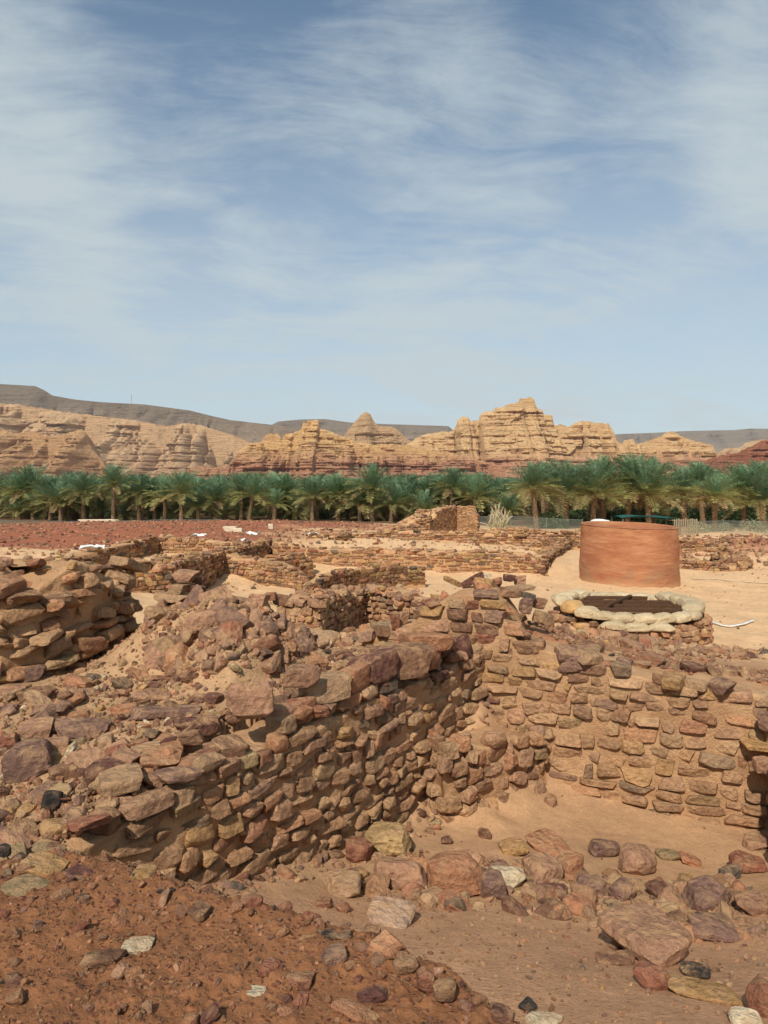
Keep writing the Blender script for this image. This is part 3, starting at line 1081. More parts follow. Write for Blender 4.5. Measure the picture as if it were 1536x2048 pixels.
mp = P(263, 806, 3620)
ms = thing('radio_mast', 'thin lattice radio mast standing on the dark mesa rim', 'mast', mp)
for sx, sy in ((-2, -2), (2, -2), (0, 2)):
    v_, f_ = bars([((mp.x + sx, mp.y + sy, mp.z - 12), (mp.x + sx * 0.3, mp.y + sy * 0.3, mp.z + 44))], 0.45)
    obj('mast_leg', mesh('mast_leg', np.array(v_) - np.array(mp), f_, M_MAST, False), ms, mp)
v_, f_ = bars([((mp.x - 2, mp.y - 2, mp.z + q), (mp.x + 2, mp.y - 2, mp.z + q + 5)) for q in range(0, 40, 6)], 0.3)
obj('lattice', mesh('lattice', np.array(v_) - np.array(mp), f_, M_MAST, False), ms, mp)

# ------------------------------------------------------------------ palm grove
def leaf_material():
    m, t, b = new_mat('palm_leaf')
    base = t.n('ShaderNodeVertexColor', layer_name='col').outputs[0]
    rnd = t.n('ShaderNodeObjectInfo').outputs['Random']
    g = t.math('ADD', 0.8, t.math('MULTIPLY', rnd, 0.45))
    c = t.mix(1.0, base, t.n('ShaderNodeCombineColor', i_0=g, i_1=g, i_2=g).outputs[0], 'MULTIPLY')
    t.l.new(c, b.inputs['Base Color'])
    b.inputs['Roughness'].default_value = 0.55
    b.inputs['Specular IOR Level'].default_value = 0.35
    tr = t.n('ShaderNodeBsdfTranslucent', i_Color=c)
    mx = t.n('ShaderNodeMixShader', i_0=0.22)
    t.l.new(b.outputs[0], mx.inputs[1])
    t.l.new(tr.outputs[0], mx.inputs[2])
    t.l.new(mx.outputs[0], [n for n in m.node_tree.nodes if n.type == 'OUTPUT_MATERIAL'][0].inputs[0])
    return m


M_LEAF = leaf_material()
M_TRUNK = plain_material('palm_trunk', lin(150, 122, 92), lin(96, 74, 54), 6.0, 0.95, 1.0, 0.08, (1, 1, 2.5))


def palm_crown(seed, nf=58, L=2.85, young=False):
    r = np.random.default_rng(seed)
    V, Fc, C, off = [], [], [], 0
    GR, BL, YE, DR = lin(92, 117, 72), lin(110, 137, 103), lin(160, 152, 90), lin(180, 152, 104)
    for k in range(nf):
        u = k / (nf - 1)                       # 0 = youngest, upright; 1 = oldest, hanging
        el = math.radians(87 - 98 * u ** 0.95 + r.normal(0, 6))
        az = k * 2.39996 + r.normal(0, 0.2)
        ln = L * (0.60 + 0.44 * math.sin(math.pi * min(0.62, u * 0.85 + 0.1))) * r.uniform(0.88, 1.1)
        droop = (0.35 + 0.45 * u) * r.uniform(0.7, 1.25)
        ns = 9
        p = np.array([0, 0, 0.0])
        pts = [p.copy()]
        e = el
        for i in range(ns):
            p = p + ln / ns * np.array([math.cos(e) * math.cos(az), math.cos(e) * math.sin(az), math.sin(e)])
            pts.append(p.copy())
            e -= droop / ns * (0.5 + i / ns)
        pts = np.array(pts)
        cc = GR * (1 - u) + YE * u if u > 0.55 else BL * (1 - u) + GR * u
        cc = cc * r.uniform(0.8, 1.15)
        if u > 0.93 and not young:
            cc = DR * r.uniform(0.8, 1.05)
        nl = 24
        ts = np.linspace(0.10, 1.0, nl)
        for tt in ts:
            f_ = tt * ns
            i = min(ns - 1, int(f_))
            q = pts[i] + (pts[i + 1] - pts[i]) * (f_ - i)
            d = pts[i + 1] - pts[i]
            d /= np.linalg.norm(d)
            sd = np.cross(d, (0, 0, 1.0))
            sd /= (np.linalg.norm(sd) + 1e-6)
            up = np.cross(sd, d)
            ll = ln * 0.19 * (0.45 + 0.9 * math.sin(math.pi * (0.12 + 0.80 * tt))) * r.uniform(0.85, 1.1)
            for s in (-1, 1):
                a = r.uniform(0.45, 0.75)
                dr = sd * s * math.cos(a) * 0.85 + d * math.sin(a) + up * r.uniform(0.10, 0.55)
                dr /= np.linalg.norm(dr)
                tip = q + dr * ll - np.array([0, 0, ll * 0.12])
                wv = d * 0.036
                m_ = q + dr * ll * 0.5
                V += [q - wv * 0.5, m_ - wv, tip, m_ + wv]
                Fc.append((off, off + 1, off + 2, off + 3))
                C += [cc * r.uniform(0.85, 1.15)] * 4
                off += 4
        # rachis
        for i in range(ns):
            a_, b_ = pts[i], pts[i + 1]
            d = (b_ - a_) / np.linalg.norm(b_ - a_)
            sd = np.cross(d, (0, 0, 1.0))
            sd = sd / (np.linalg.norm(sd) + 1e-6) * 0.028 * (1 - i / ns * 0.7)
            V += [a_ - sd, b_ - sd * 0.9, b_ + sd * 0.9, a_ + sd]
            Fc.append((off, off + 1, off + 2, off + 3))
            C += [cc * 0.4 + YE * 0.6] * 4
            off += 4
    return mesh('palm_crown', np.array(V), np.array(Fc), M_LEAF, False, np.array(C))


def palm_trunk(seed):
    r = np.random.default_rng(seed)
    ns, nr = 12, 40
    V = []
    for j in range(nr):
        k = j / (nr - 1)
        rad = 0.21 - 0.03 * k + 0.06 * math.exp(-k * 12) + (0.07 * max(0, (k - 0.9) / 0.1))
        for i in range(ns):
            a = 2 * math.pi * i / ns + j * 0.26
            q = rad * (1 + 0.16 * ((i + j) % 2) + r.normal(0, 0.05))
            V.append((q * math.cos(a), q * math.sin(a), k))
    Vg = np.array(V).reshape(nr, ns, 3).transpose(1, 0, 2).reshape(-1, 3)
    return mesh('palm_trunk', Vg, grid_faces(ns, nr, True), M_TRUNK, False)


CROWNS = [palm_crown(500 + i, 46 + 6 * (i % 4), 2.6 + 0.12 * (i % 5)) for i in range(9)]
YOUNG = [palm_crown(560 + i, 34, 2.3, True) for i in range(2)]
TRUNKS = [palm_trunk(520 + i) for i in range(4)]
rp = np.random.default_rng(77)
ORD = ['first', 'second', 'third', 'fourth', 'fifth', 'sixth', 'seventh', 'eighth', 'ninth', 'tenth', 'eleventh', 'twelfth', 'thirteenth', 'fourteenth',
       'fifteenth', 'sixteenth', 'seventeenth', 'eighteenth', 'nineteenth', 'twentieth', 'twenty-first', 'twenty-second', 'twenty-third', 'twenty-fourth', 'twenty-fifth', 'twenty-sixth', 'twenty-seventh', 'twenty-eighth']


def palm(x, y, h, label, group, young=False, cs=1.0):
    z = hz(x, y)
    h = h + ((-0.15 if y > 75 else 0.05) + rp.normal(0, .22) if not young else 0.0)
    t = thing('date_palm', label, 'palm tree', (x, y, z), group)
    lean = (rp.normal(0, 0.05), rp.normal(0, 0.05), rp.uniform(0, 6.28))
    tr = obj('trunk', TRUNKS[rp.integers(4)], t, (x, y, z - 0.1), lean, (1, 1, h + 0.1))
    top = Vector((0, 0, h + 0.02))
    top.rotate(Euler(lean))
    lib = YOUNG if young else CROWNS
    s = rp.uniform(0.82, 1.14) * cs
    obj('crown', lib[rp.integers(len(lib))], t, (x + top.x, y + top.y, z + top.z), (rp.normal(0, 0.05), rp.normal(0, 0.05), rp.uniform(0, 6.28)), (s, s, s * rp.uniform(0.95, 1.1)))


front = [(38, 84, 3.0), (100, 82, 2.7), (122, 80, 2.5), (168, 80, 3.0), (226, 81, 3.9), (278, 82, 3.2), (330, 80, 2.9), (362, 78, 3.1), (396, 79, 1.6), (432, 80, 2.8), (482, 82, 3.2), (498, 80, 3.3), (548, 79, 1.7), (556, 84, 3.0), (625, 80, 2.7),
         (676, 82, 3.0), (720, 81, 2.2), (745, 80, 3.4), (782, 79, 1.9), (850, 79, 1.3), (905, 80, 3.7), (952, 79, 2.8), (1016, 72, 1.4)]
for i, (px, d, h) in enumerate(front):
    palm((px - 768) / F * d, d, h, 'date palm, %s from the left in the front row left of the clay cylinder' % ORD[i], 'front row of date palms', h < 1.8, 0.98 if h >= 1.8 else 1.1)
frontr = [(1074, 60, 3.3), (1132, 62, 3.1), (1186, 61, 2.6), (1208, 64, 3.6), (1252, 63, 3.4), (1298, 61, 2.6), (1370, 62, 3.0), (1430, 60, 2.6), (1488, 62, 2.9), (1528, 60, 2.5), (1590, 61, 2.9)]
for i, (px, d, h) in enumerate(frontr):
    palm((px - 768) / F * d, d, h, 'tall nearer date palm, %s from the left of the row behind the clay cylinder' % ORD[i], 'nearer row of tall date palms', False, 1.08)
for i in range(22):
    px = 20 + i * 47 + rp.normal(0, 10)
    d = rp.uniform(82.5, 86)
    yg = rp.random() < 0.35
    palm((px - 768) / F * d, d, rp.uniform(0.7, 1.4) if yg else rp.uniform(1.9, 3.0), 'date palm filling in just behind the left front row, %s from the left' % ORD[i], 'second row of date palms', yg)
for i in range(20):
    px = 35 + i * 52 + rp.normal(0, 14)
    d = rp.uniform(83, 90)
    palm((px - 768) / F * d, d, rp.uniform(0.5, 1.3), 'young low palm among the trunks, %s from the left' % ORD[i], 'young palms under the grove', True, rp.uniform(.8, 1.1))
nb = 0
for row in range(8):
    d = 86 + row * 5.2
    xw = d * 0.60
    for x in np.arange(-xw, xw, 4.4):
        xx, dd = x + rp.normal(0, 0.7), d + rp.normal(0, 1.0)
        palm(xx, dd, rp.uniform(2.4, 3.5), 'date palm inside the grove, behind the front row', 'palms deeper in the grove')
        nb += 1
for row in range(4):
    d = 66.5 + row * 4.8
    for px in np.arange(1085 + row * 6, 1640, 5.2 / d * F):
        q = px + rp.normal(0, 12)
        palm((q - 768) / F * d, d + rp.normal(0, 0.8), rp.uniform(2.9, 3.9), 'tall date palm packed behind the nearer row on the right', 'palms deeper in the right grove')
        nb += 1

# dark undergrowth inside the grove
def foliage_mesh(seed, n, rx, ry, rzz, ls, c1, c2, name='foliage'):
    r = np.random.default_rng(seed)
    ctr = r.normal(0, 1, (n, 3))
    ctr /= np.linalg.norm(ctr, axis=1, keepdims=True)
    ctr *= (r.random((n, 1)) ** 0.4)
    ctr = ctr * (rx, ry, rzz)
    ctr[:, 2] = np.abs(ctr[:, 2])
    ctr *= (1 + 0.25 * fbm(ctr * 1.7 / rx, 3, seed))[:, None]
    a = r.normal(0, 1, (n, 3)); a /= np.linalg.norm(a, axis=1, keepdims=True)
    b = np.cross(a, r.normal(0, 1, (n, 3))); b /= np.linalg.norm(b, axis=1, keepdims=True)
    l = ls * r.uniform(0.6, 1.4, (n, 1))
    V = np.stack([ctr - a * l, ctr + b * l * 0.35, ctr + a * l, ctr - b * l * 0.35], 1).reshape(-1, 3)
    k = r.random((n, 1))
    C = np.repeat(c1 * (1 - k) + c2 * k, 4, 0)
    return mesh(name, V, np.arange(4 * n).reshape(-1, 4), M_LEAF, False, C)


BUSHES = [foliage_mesh(600 + i, 900, 1.5, 1.5, 1.5, 0.16, lin(58, 76, 44), lin(96, 108, 64)) for i in range(4)]
PALEB = [foliage_mesh(610 + i, 700, 1.2, 1.0, 1.0, 0.09, lin(128, 128, 92), lin(168, 160, 120)) for i in range(3)]
for i in range(110):
    d = rp.uniform(88, 125)
    x = rp.uniform(-0.62, 0.62) * d
    if i % 3 == 0:
        d = rp.uniform(67, 84); x = rp.uniform(0.24, 0.62) * d
    t = thing('undergrowth_bush', 'dark green bush in the shade between the palm trunks', 'bush', (x, d, hz(x, d)), 'undergrowth of the palm grove')
    s = rp.uniform(0.6, 1.2)
    obj('foliage', BUSHES[i % 4], t, (x, d, hz(x, d)), (0, 0, rp.uniform(0, 6)), (s * 1.4, s, s))
for i in range(64):
    d = rp.uniform(128, 136)
    x = (-0.66 + 1.32 * i / 63) * d
    t = thing('undergrowth_bush', 'tall dark thicket closing the back of the palm grove', 'bush', (x, d, hz(x, d)), 'thicket at the back of the grove')
    s = rp.uniform(1.3, 1.9)
    obj('foliage', BUSHES[i % 4], t, (x, d, hz(x, d)), (0, 0, rp.uniform(0, 6)), (s * 1.3, s, s * 1.1))
for i, (px, d, s, lb) in enumerate([(1395, 52, .8, 'pale grey-green shrub right beside the clay cylinder, behind the fence'), (1452, 53, .75, 'yellowish shrub behind the fence, middle of the three right of the cylinder'),
                                    (1508, 52, .95, 'bare twiggy grey shrub at the right edge behind the fence'), (1425, 55, .6, 'low pale bush behind the two right-hand shrubs at the fence'),
                                    (1100, 61, 1.0, 'dark green bush at the foot of the tallest palm near the tower ruin')]):
    x = (px - 768) / F * d
    t = thing('shrub', lb, 'shrub', (x, d, hz(x, d)), 'shrubs along the fence')
    obj('foliage', (BUSHES if i == 4 else PALEB)[i % 3], t, (x, d, hz(x, d) - 0.1), (0, 0, i), (s * 1.1, s, s * 1.15))

# bare pale shrub beside the brick tower
M_TWIG = plain_material('pale_twig', lin(206, 192, 160), lin(170, 152, 120), 30)
x0, y0 = (1000 - 768) / F * 50, 50.0
z0 = hz(x0, y0)
bs = thing('bare_shrub', 'pale leafless shrub with upright twigs beside the brick tower ruin', 'shrub', (x0, y0, z0))
segs = []
for i in range(34):
    a = rp.uniform(0, 6.28); rad = rp.uniform(0.1, 1.0); hh = rp.uniform(0.6, 1.9) * (1.15 - rad * 0.5)
    p0 = np.array((x0 + 0.25 * math.cos(a) * rad, y0 + 0.25 * math.sin(a) * rad, z0 - .1))
    p1 = np.array((x0 + 0.9 * math.cos(a) * rad, y0 + 0.5 * math.sin(a) * rad, z0 + hh * .6))
    p2 = p1 + (rp.normal(0, .12), rp.normal(0, .12), hh * .45)
    p3 = p1 + (rp.normal(0, .3), rp.normal(0, .2), hh * .35)
    segs += [(p0, p1), (p1, p2), (p1, p3)]
v_, f_ = bars(segs, 0.022)
obj('twigs', mesh('twigs', np.array(v_) - np.array((x0, y0, z0)), f_, M_TWIG, False), bs, (x0, y0, z0))
obj('foliage', foliage_mesh(633, 420, 0.9, 0.6, 1.1, 0.07, lin(150, 160, 100), lin(190, 184, 140)), bs, (x0, y0, z0))

# ------------------------------------------------------------------ fence, canopy, hut behind the ruins
M_POST = plain_material('fence_metal', lin(130, 130, 122), lin(100, 100, 94), 8)
def net_material():
    m, t, b = new_mat('fence_net')
    b.inputs['Base Color'].default_value = (*lin(112, 116, 104), 1)
    tr = t.n('ShaderNodeBsdfTransparent')
    mx = t.n('ShaderNodeMixShader', i_0=0.34)
    t.l.new(tr.outputs[0], mx.inputs[1])
    t.l.new(b.outputs[0], mx.inputs[2])
    t.l.new(mx.outputs[0], [n for n in m.node_tree.nodes if n.type == 'OUTPUT_MATERIAL'][0].inputs[0])
    return m
M_NET = net_material()


def fence(label, px0, px1, d0, d1, hgt):
    n = max(2, int(abs(px1 - px0) / F * d0 / 2.6))
    pts = [np.array(((px0 + (px1 - px0) * k / n - 768) / F * (d0 + (d1 - d0) * k / n), d0 + (d1 - d0) * k / n)) for k in range(n + 1)]
    pts = [(q[0], q[1], hz(q[0], q[1])) for q in pts]
    ft = thing('fence', label, 'fence', pts[0], 'fences along the palm grove')
    for q in pts:
        v_, f_ = bars([((0, 0, -0.3), (0, 0, hgt + 0.08))], 0.03)
        obj('post', mesh('post', v_, f_, M_POST, False), ft, q)
    for a, b_ in zip(pts[:-1], pts[1:]):
        a, b_ = np.array(a), np.array(b_)
        v_ = [(0, 0, 0.02), b_ - a + (0, 0, 0.02), b_ - a + (0, 0, hgt), (0, 0, hgt)]
        obj('net_panel', mesh('net_panel', np.array(v_), [(0, 1, 2, 3)], M_NET, False), ft, a)
        v_, f_ = bars([((0, 0, hgt), b_ - a + (0, 0, hgt))], 0.014)
        obj('top_wire', mesh('top_wire', np.array(v_), f_, M_POST, False), ft, a)


fence('low grey net fence between the brick tower and the clay cylinder', 948, 1165, 53, 51, 0.95)
fence('low grey net fence along the shrubs right of the clay cylinder', 1350, 1640, 49, 49, 0.85)
fence('low net fence at the far left in front of the palm trunks', -60, 440, 73, 73, 0.28)

M_GREEN = plain_material('green_tarp', lin(36, 84, 74), lin(28, 70, 62), 1.5, 0.7)
gx, gy = (1290 - 768) / F * 46, 46.0
gz = hz(gx, gy)
tp = thing('shade_canopy', 'green fabric shade canopy showing over the rim of the clay cylinder', 'canopy', (gx, gy, gz))
u = np.linspace(-1.9, 1.9, 24); w = np.linspace(-1.2, 1.2, 8)
U, Wd = np.meshgrid(u, w, indexing='ij')
Zt = 1.10 + 0.10 * np.cos(U / 2.3 * 1.5) + 0.06 * np.sin(U * 2.1) * np.cos(Wd * 2) - 0.02 * U
Vt = np.concatenate([xyz(U, Wd, Zt).reshape(-1, 3), xyz(U, Wd, Zt - 0.03).reshape(-1, 3)])
ft_ = grid_faces(24, 8)
obj('fabric', mesh('fabric', Vt, np.concatenate([ft_, ft_[:, ::-1] + 192]), M_GREEN), tp, (gx, gy, gz))
for sx in (-1.8, 1.8):
    for sy in (-1.1, 1.1):
        v_, f_ = bars([((sx, sy, -.2), (sx, sy, 1.12))], 0.035)
        obj('pole', mesh('pole', v_, f_, M_POST, False), tp, (gx, gy, gz))

M_WHITE = plain_material('white_sheet', lin(226, 224, 214), lin(200, 198, 190), 9, 0.6)
M_WOOD = plain_material('weathered_wood', lin(168, 152, 124), lin(124, 108, 84), 12, 0.9, 0.6, 0.02, (6, 6, 1))
kx, ky = (1366 - 768) / F * 45, 45.0
kz = hz(kx, ky)
kt = thing('slatted_crate', 'weathered grey slatted wooden pen beside the right rim of the clay cylinder', 'pen', (kx, ky, kz))
for i in range(11):
    v_, f_ = bars([((-.7 + i * .14, -.4, -.1), (-.7 + i * .14, -.4, 1.02 + 0.03 * (i % 3)))], 0.04)
    obj('slat', mesh('slat', v_, f_, M_WOOD, False), kt, (kx, ky, kz))
for zq in (0.25, 0.95):
    v_, f_ = bars([((-.75, -.36, zq), (.75, -.36, zq)), ((-.75, -.36, zq), (-.75, .6, zq)), ((.75, -.36, zq), (.75, .6, zq))], 0.035)
    obj('rail', mesh('rail', v_, f_, M_WOOD, False), kt, (kx, ky, kz))
for px, d, wd, lb in ((1205, 44, 0.75, 'white covered bundle behind the left rim of the clay cylinder'), ):
    wx = (px - 768) / F * d
    wz = hz(wx, d)
    v, f = rock_verts(10, 640, 3.0, 4, 0.3, 0.06, 0.0)
    tag(obj('covered_bundle', mesh('covered_bundle', v + (0, 0, .5), f, M_WHITE), None, (wx, d, wz), None, (1.5, 0.9, 1.3)), lb, 'bundle')

# ------------------------------------------------------------------ near walls
def D(px, d):
    return ((px - 768) / F * d, d)


tn = (A1 - A0) / np.linalg.norm(A1 - A0)
nl = np.array((tn[1], -tn[0]))
LW = wall('long foreground rubble wall with mud mortar, running from the lower left to the inner corner', [tuple(A0 + nl * 0.05), tuple(A1 + nl * 0.05)],
          [(0, 1.45), (.15, 1.25), (.35, 1.0), (.6, .8), (.8, .9), (1, 1.2)], [(0, 1.80), (.10, 1.95), (.25, 2.03), (.6, 2.05), (.8, 2.04), (1, 2.04)],
          thick=0.5, course=0.106, lens=(0.12, 0.29), gap=0.006, proud=0.045, depth=0.17, lib='rough', seed=41, core_res=0.022, jit=1.4, smallfill=0.4, top=0.9, recess=0.012,
          dust=lambda s, v: 0.62 - 0.45 * v + (0.12 if v < 0.35 else 0), core_amp=0.03, ragged=0.04, skip=0.02, maxn=300, drop=0.14)
tb = (C1 - C0) / np.linalg.norm(C1 - C0)
nbk = np.array((tb[1], -tb[0]))
BW = wall('straight coursed back wall of the sunken room, sunlit, with sandy mortar', [tuple(C0 + nbk * 0.05), tuple(C1 + tb * 0.45 + nbk * 0.05)],
          [(0, 1.6), (.27, 1.3), (.37, .75), (1, .56)], [(0, 2.0), (.054, 2.12), (.12, 2.16), (.18, 2.40), (.24, 2.56), (.32, 2.58), (.357, 2.38), (.39, 2.14), (.46, 2.06), (.63, 1.92), (.76, 1.84), (1, 1.80)],
          thick=0.7, course=0.118, lens=(0.14, 0.34), gap=0.005, proud=0.034, depth=0.2, lib='block', seed=42, core_res=0.022, jit=0.75, recess=0.014, smallfill=0.25, top=0.9,
          dust=lambda s, v: (0.55 if s > 0.33 else 0.2) - 0.6 * max(0, v - 0.45), core_amp=0.016, ragged=0.035, skip=0.015, rowslope=-0.03)
wall('low stub of masonry projecting into the sunken room against its back corner', [(0.51, 5.97), (0.97, 6.29), (1.55, 6.70)],
     [(0, .76), (.3, .74), (1, .72)], [(0, 1.38), (.3, 1.38), (.7, 1.34), (1, 1.24)], thick=0.40, course=0.135, lens=(0.12, 0.26), proud=0.05, depth=0.18, lib='rough',
     seed=43, core_res=0.022, jit=1.4,  smallfill=0.3, top=0.2, topsize=.7, recess=0.022, dust=lambda s, v: 0.55 - 0.25 * v, core_amp=0.035)
wall('low side wall closing the sunken room at the right edge', [(3.40, 6.2), (3.24, 5.6), (2.90, 5.0), (2.72, 4.5), (2.66, 3.8)], .6, [(0, 1.72), (.3, 1.5), (.48, 2.1), (1, 2.3)],
     thick=0.6, course=0.14, lens=(0.16, 0.34), proud=0.06, depth=0.22, lib='rough', seed=44, core_res=0.03, jit=1.5, smallfill=0.3, top=0.8, dust=lambda s, v: 0.3, core_amp=0.04)
wall('tall dry rubble wall remnant of big weathered blocks at the left edge', [(-3.7, 5.2), (-2.92, 5.4), (-2.58, 5.8), (-2.42, 6.35), (-2.46, 7.1)], 1.93, [(0, 2.78), (.24, 2.95), (.38, 2.72), (.5, 2.98), (.62, 2.95), (.74, 2.74), (.88, 2.86), (1, 2.5)],
     thick=0.85, course=0.108, lens=(0.13, 0.36), proud=0.085, depth=0.26, lib='rough', seed=45, core_res=0.03, jit=2.2, smallfill=0.7, top=1.3, recess=.05, dust=lambda s, v: 0.42, core_amp=0.06, ragged=0.11, skip=0.09)

# hand-set cap stones of the long wall and of its broad rubble top
def face_d(px):
    k = (px - 768) / F
    t = (A0[0] - k * A0[1]) / (k * tn[1] - tn[0])
    return A0[1] + tn[1] * t


def block(parent, px, py, wpx, hpx, colour, d=None, rz=None, deep=0.8, lib='block', tilt=(0, 0), name='stone', sink=0.0, snap=False):
    d = face_d(px) + 0.08 if d is None else d
    p = P(px, py, d)
    if snap:
        q = cast(px, py + hpx * 0.42)
        d = q.y
        w, h = wpx / F * d, hpx / F * d
        p = Vector((q.x, q.y + w * deep * 0.35, 0))
        p.z = hz(p.x, p.y) + h * 0.28
    w, h = wpx / F * d, hpx / F * d
    c = PAL[colour] * rng.uniform(0.9, 1.1) if isinstance(colour, str) else colour
    rz = math.atan2(tn[1], tn[0]) + rng.normal(0, 0.15) if rz is None else rz
    return put_stone(parent, lib, (p.x, p.y, p.z - sink), (tilt[0] + rng.normal(0, .05), tilt[1] + rng.normal(0, .05), rz), (w, w * deep, h), c, name)


for a in [(500, 1398, 95, 78, 'pink', None, 0.3, .7), (605, 1352, 78, 46, 'pink', None, 0.1, .7), (650, 1374, 105, 52, 'tan', None, 0.5, .8), (705, 1356, 78, 50, 'orange', None, .9, .8), (748, 1334, 100, 62, 'maroon', None, 0.7, .7),
          (800, 1322, 130, 64, 'brown', None, 0.5, .8), (848, 1312, 78, 58, 'orange', None, 1.1, .9), (852, 1282, 105, 34, 'orange', None, 0.2, .8), (885, 1292, 60, 44, 'maroon', None, .9, .8), (922, 1292, 55, 50, 'maroon', None, 1.0, .8), (950, 1300, 50, 44, 'tan', None, 1.0, .8),
          (440, 1502, 62, 42, 'pink', None, .9, .8), (560, 1430, 60, 44, 'pink', None, .9, .8), (600, 1418, 66, 48, 'red', None, .9, .8), (405, 1488, 62, 34, 'pink', 4.6, .3, .7), (390, 1462, 95, 34, 'maroon', 4.72, 0.35, .5),
          (320, 1428, 150, 26, 'purple', 5.1, 0.25, .5), (300, 1398, 85, 20, 'pink', 5.5, 0.1, .8), (200, 1594, 88, 48, 'maroon', 3.72, 0.35, .7), (245, 1572, 60, 42, 'pink', 3.85, -.3, .8), (285, 1570, 70, 36, 'tan', 3.95, .5, .8),
          (98, 1600, 42, 38, 'dark', 3.55, 0.4, .9), (60, 1462, 80, 44, 'pink', 4.45, 0.1, .8), (150, 1470, 130, 30, 'purple', 4.55, 0.2, .6), (95, 1500, 66, 40, 'pink', 4.3, .4, .8), (40, 1525, 100, 70, 'purple', 4.15, .3, .9),
          (65, 1398, 70, 30, 'brown', 5.0, .1, .8), (10, 1480, 40, 40, 'red', 4.4, .2, .9), (120, 1548, 60, 30, 'brown', 3.95, .6, .8), (330, 1496, 40, 30, 'maroon', 4.35, .2, .9), (275, 1492, 56, 20, 'red', 4.35, .9, .4),
          (150, 1440, 46, 34, 'orange', 4.75, .4, .8), (20, 1385, 60, 34, 'pink', 5.1, .2, .8), (45, 1352, 80, 36, 'purple', 5.2, .15, .8)]:
    block(LW, *a[:5], d=a[5], rz=a[6], deep=a[7], lib='block' if rng.random() < .6 else 'rough', snap=a[5] is not None)

r_ = np.random.default_rng(91)
PLAT = [(-3.0, 3.6), (-1.85, 3.3), (-0.9, 4.6), (-0.3, 5.5), (0.55, 6.8), (-0.1, 7.1), (-0.8, 6.1), (-1.5, 5.5), (-2.3, 5.7), (-2.9, 5.1), (-3.4, 4.3)]
PLAT[0:2] = [(-3.0, 3.3), (-1.75, 3.22)]
xs, ys, zs, s_ = scatter(PLAT, 330, (0.045, 0.19), r_)
for x, y, z, s in zip(xs, ys, zs, s_):
    put_stone(LW, 'rough', (x, y, z + s * 0.12), (r_.normal(0, .3), r_.normal(0, .3), r_.uniform(0, 6.3)), (s * r_.uniform(.9, 1.6), s, s * r_.uniform(.35, .7)),
              pick(MIX_NEAR + ['cream', 'dark', 'yellow'], r_, 0.15 * r_.random()), r=r_) if s > 0.05 else None
NEAREND = [(-2.4, 3.2), tuple(A0 - nl * .03), tuple(A0 + tn * 2.0 - nl * .03), tuple(A0 + tn * 2.0 - nl * .5), (-1.7, 4.2)]
for x, y, z, s in zip(*scatter(NEAREND, 150, (0.05, 0.2), r_)):
    put_stone(LW, 'block' if r_.random() < .4 else 'rough', (x, y, z + s * 0.08), (r_.normal(0, .2), r_.normal(0, .2), r_.uniform(0, 6.3)), (s * r_.uniform(1, 1.6), s, s * r_.uniform(.35, .6)), pick(MIX_NEAR, r_, 0.35 * r_.random()), r=r_)
FARTOP = [tuple(A0 + tn * 1.9 - nl * .03), tuple(A0 + tn * 4.5 - nl * .03), tuple(A0 + tn * 4.5 - nl * .45), tuple(A0 + tn * 1.9 - nl * .5)]
for x, y, z, s in zip(*scatter(FARTOP, 110, (0.05, 0.18), r_)):
    put_stone(LW, 'block' if r_.random() < .4 else 'rough', (x, y, z + s * 0.08), (r_.normal(0, .2), r_.normal(0, .2), r_.uniform(0, 6.3)), (s * r_.uniform(1, 1.6), s, s * r_.uniform(.35, .6)), pick(MIX_NEAR, r_, 0.35 * r_.random()), r=r_)
RECESS = [(-2.75, 5.2), (-1.8, 5.35), (-2.0, 6.3), (-2.35, 7.3), (-2.55, 6.8), (-2.6, 6.0)]
for x, y, z, s in zip(*scatter(RECESS, 34, (0.04, 0.16), r_)):
    put_stone(LW, 'rough', (x, y, z + s * 0.05), (r_.normal(0, .4), r_.normal(0, .4), r_.uniform(0, 6.3)), (s * r_.uniform(1, 1.5), s, s * r_.uniform(.4, .8)), pick(MIX_NEAR, r_, 0.4 * r_.random()), r=r_)
join_rocks('small_rubble', [((x, y, z + s * .1), tuple(r_.uniform(0, 6, 3)), (s * 1.3, s, s * .7), pick(MIX_NEAR, r_, 0.3)) for x, y, z, s in zip(*scatter(NEAREND, 900, (0.01, 0.06), r_))]
           + [((x, y, z + s * .1), tuple(r_.uniform(0, 6, 3)), (s * 1.3, s, s * .7), pick(MIX_NEAR, r_, 0.3)) for x, y, z, s in zip(*scatter(RECESS, 350, (0.01, 0.05), r_))], LW, M_RUBBLE, LOW)
small = [((x, y, z + s * .1), tuple(r_.uniform(0, 6, 3)), (s * 1.3, s, s * .7), pick(MIX_NEAR + ['cream', 'cream'], r_, 0.1)) for x, y, z, s in zip(*scatter(PLAT, 5200, (0.010, 0.065), r_))]
join_rocks('small_rubble', small, LW, M_RUBBLE, LOW)

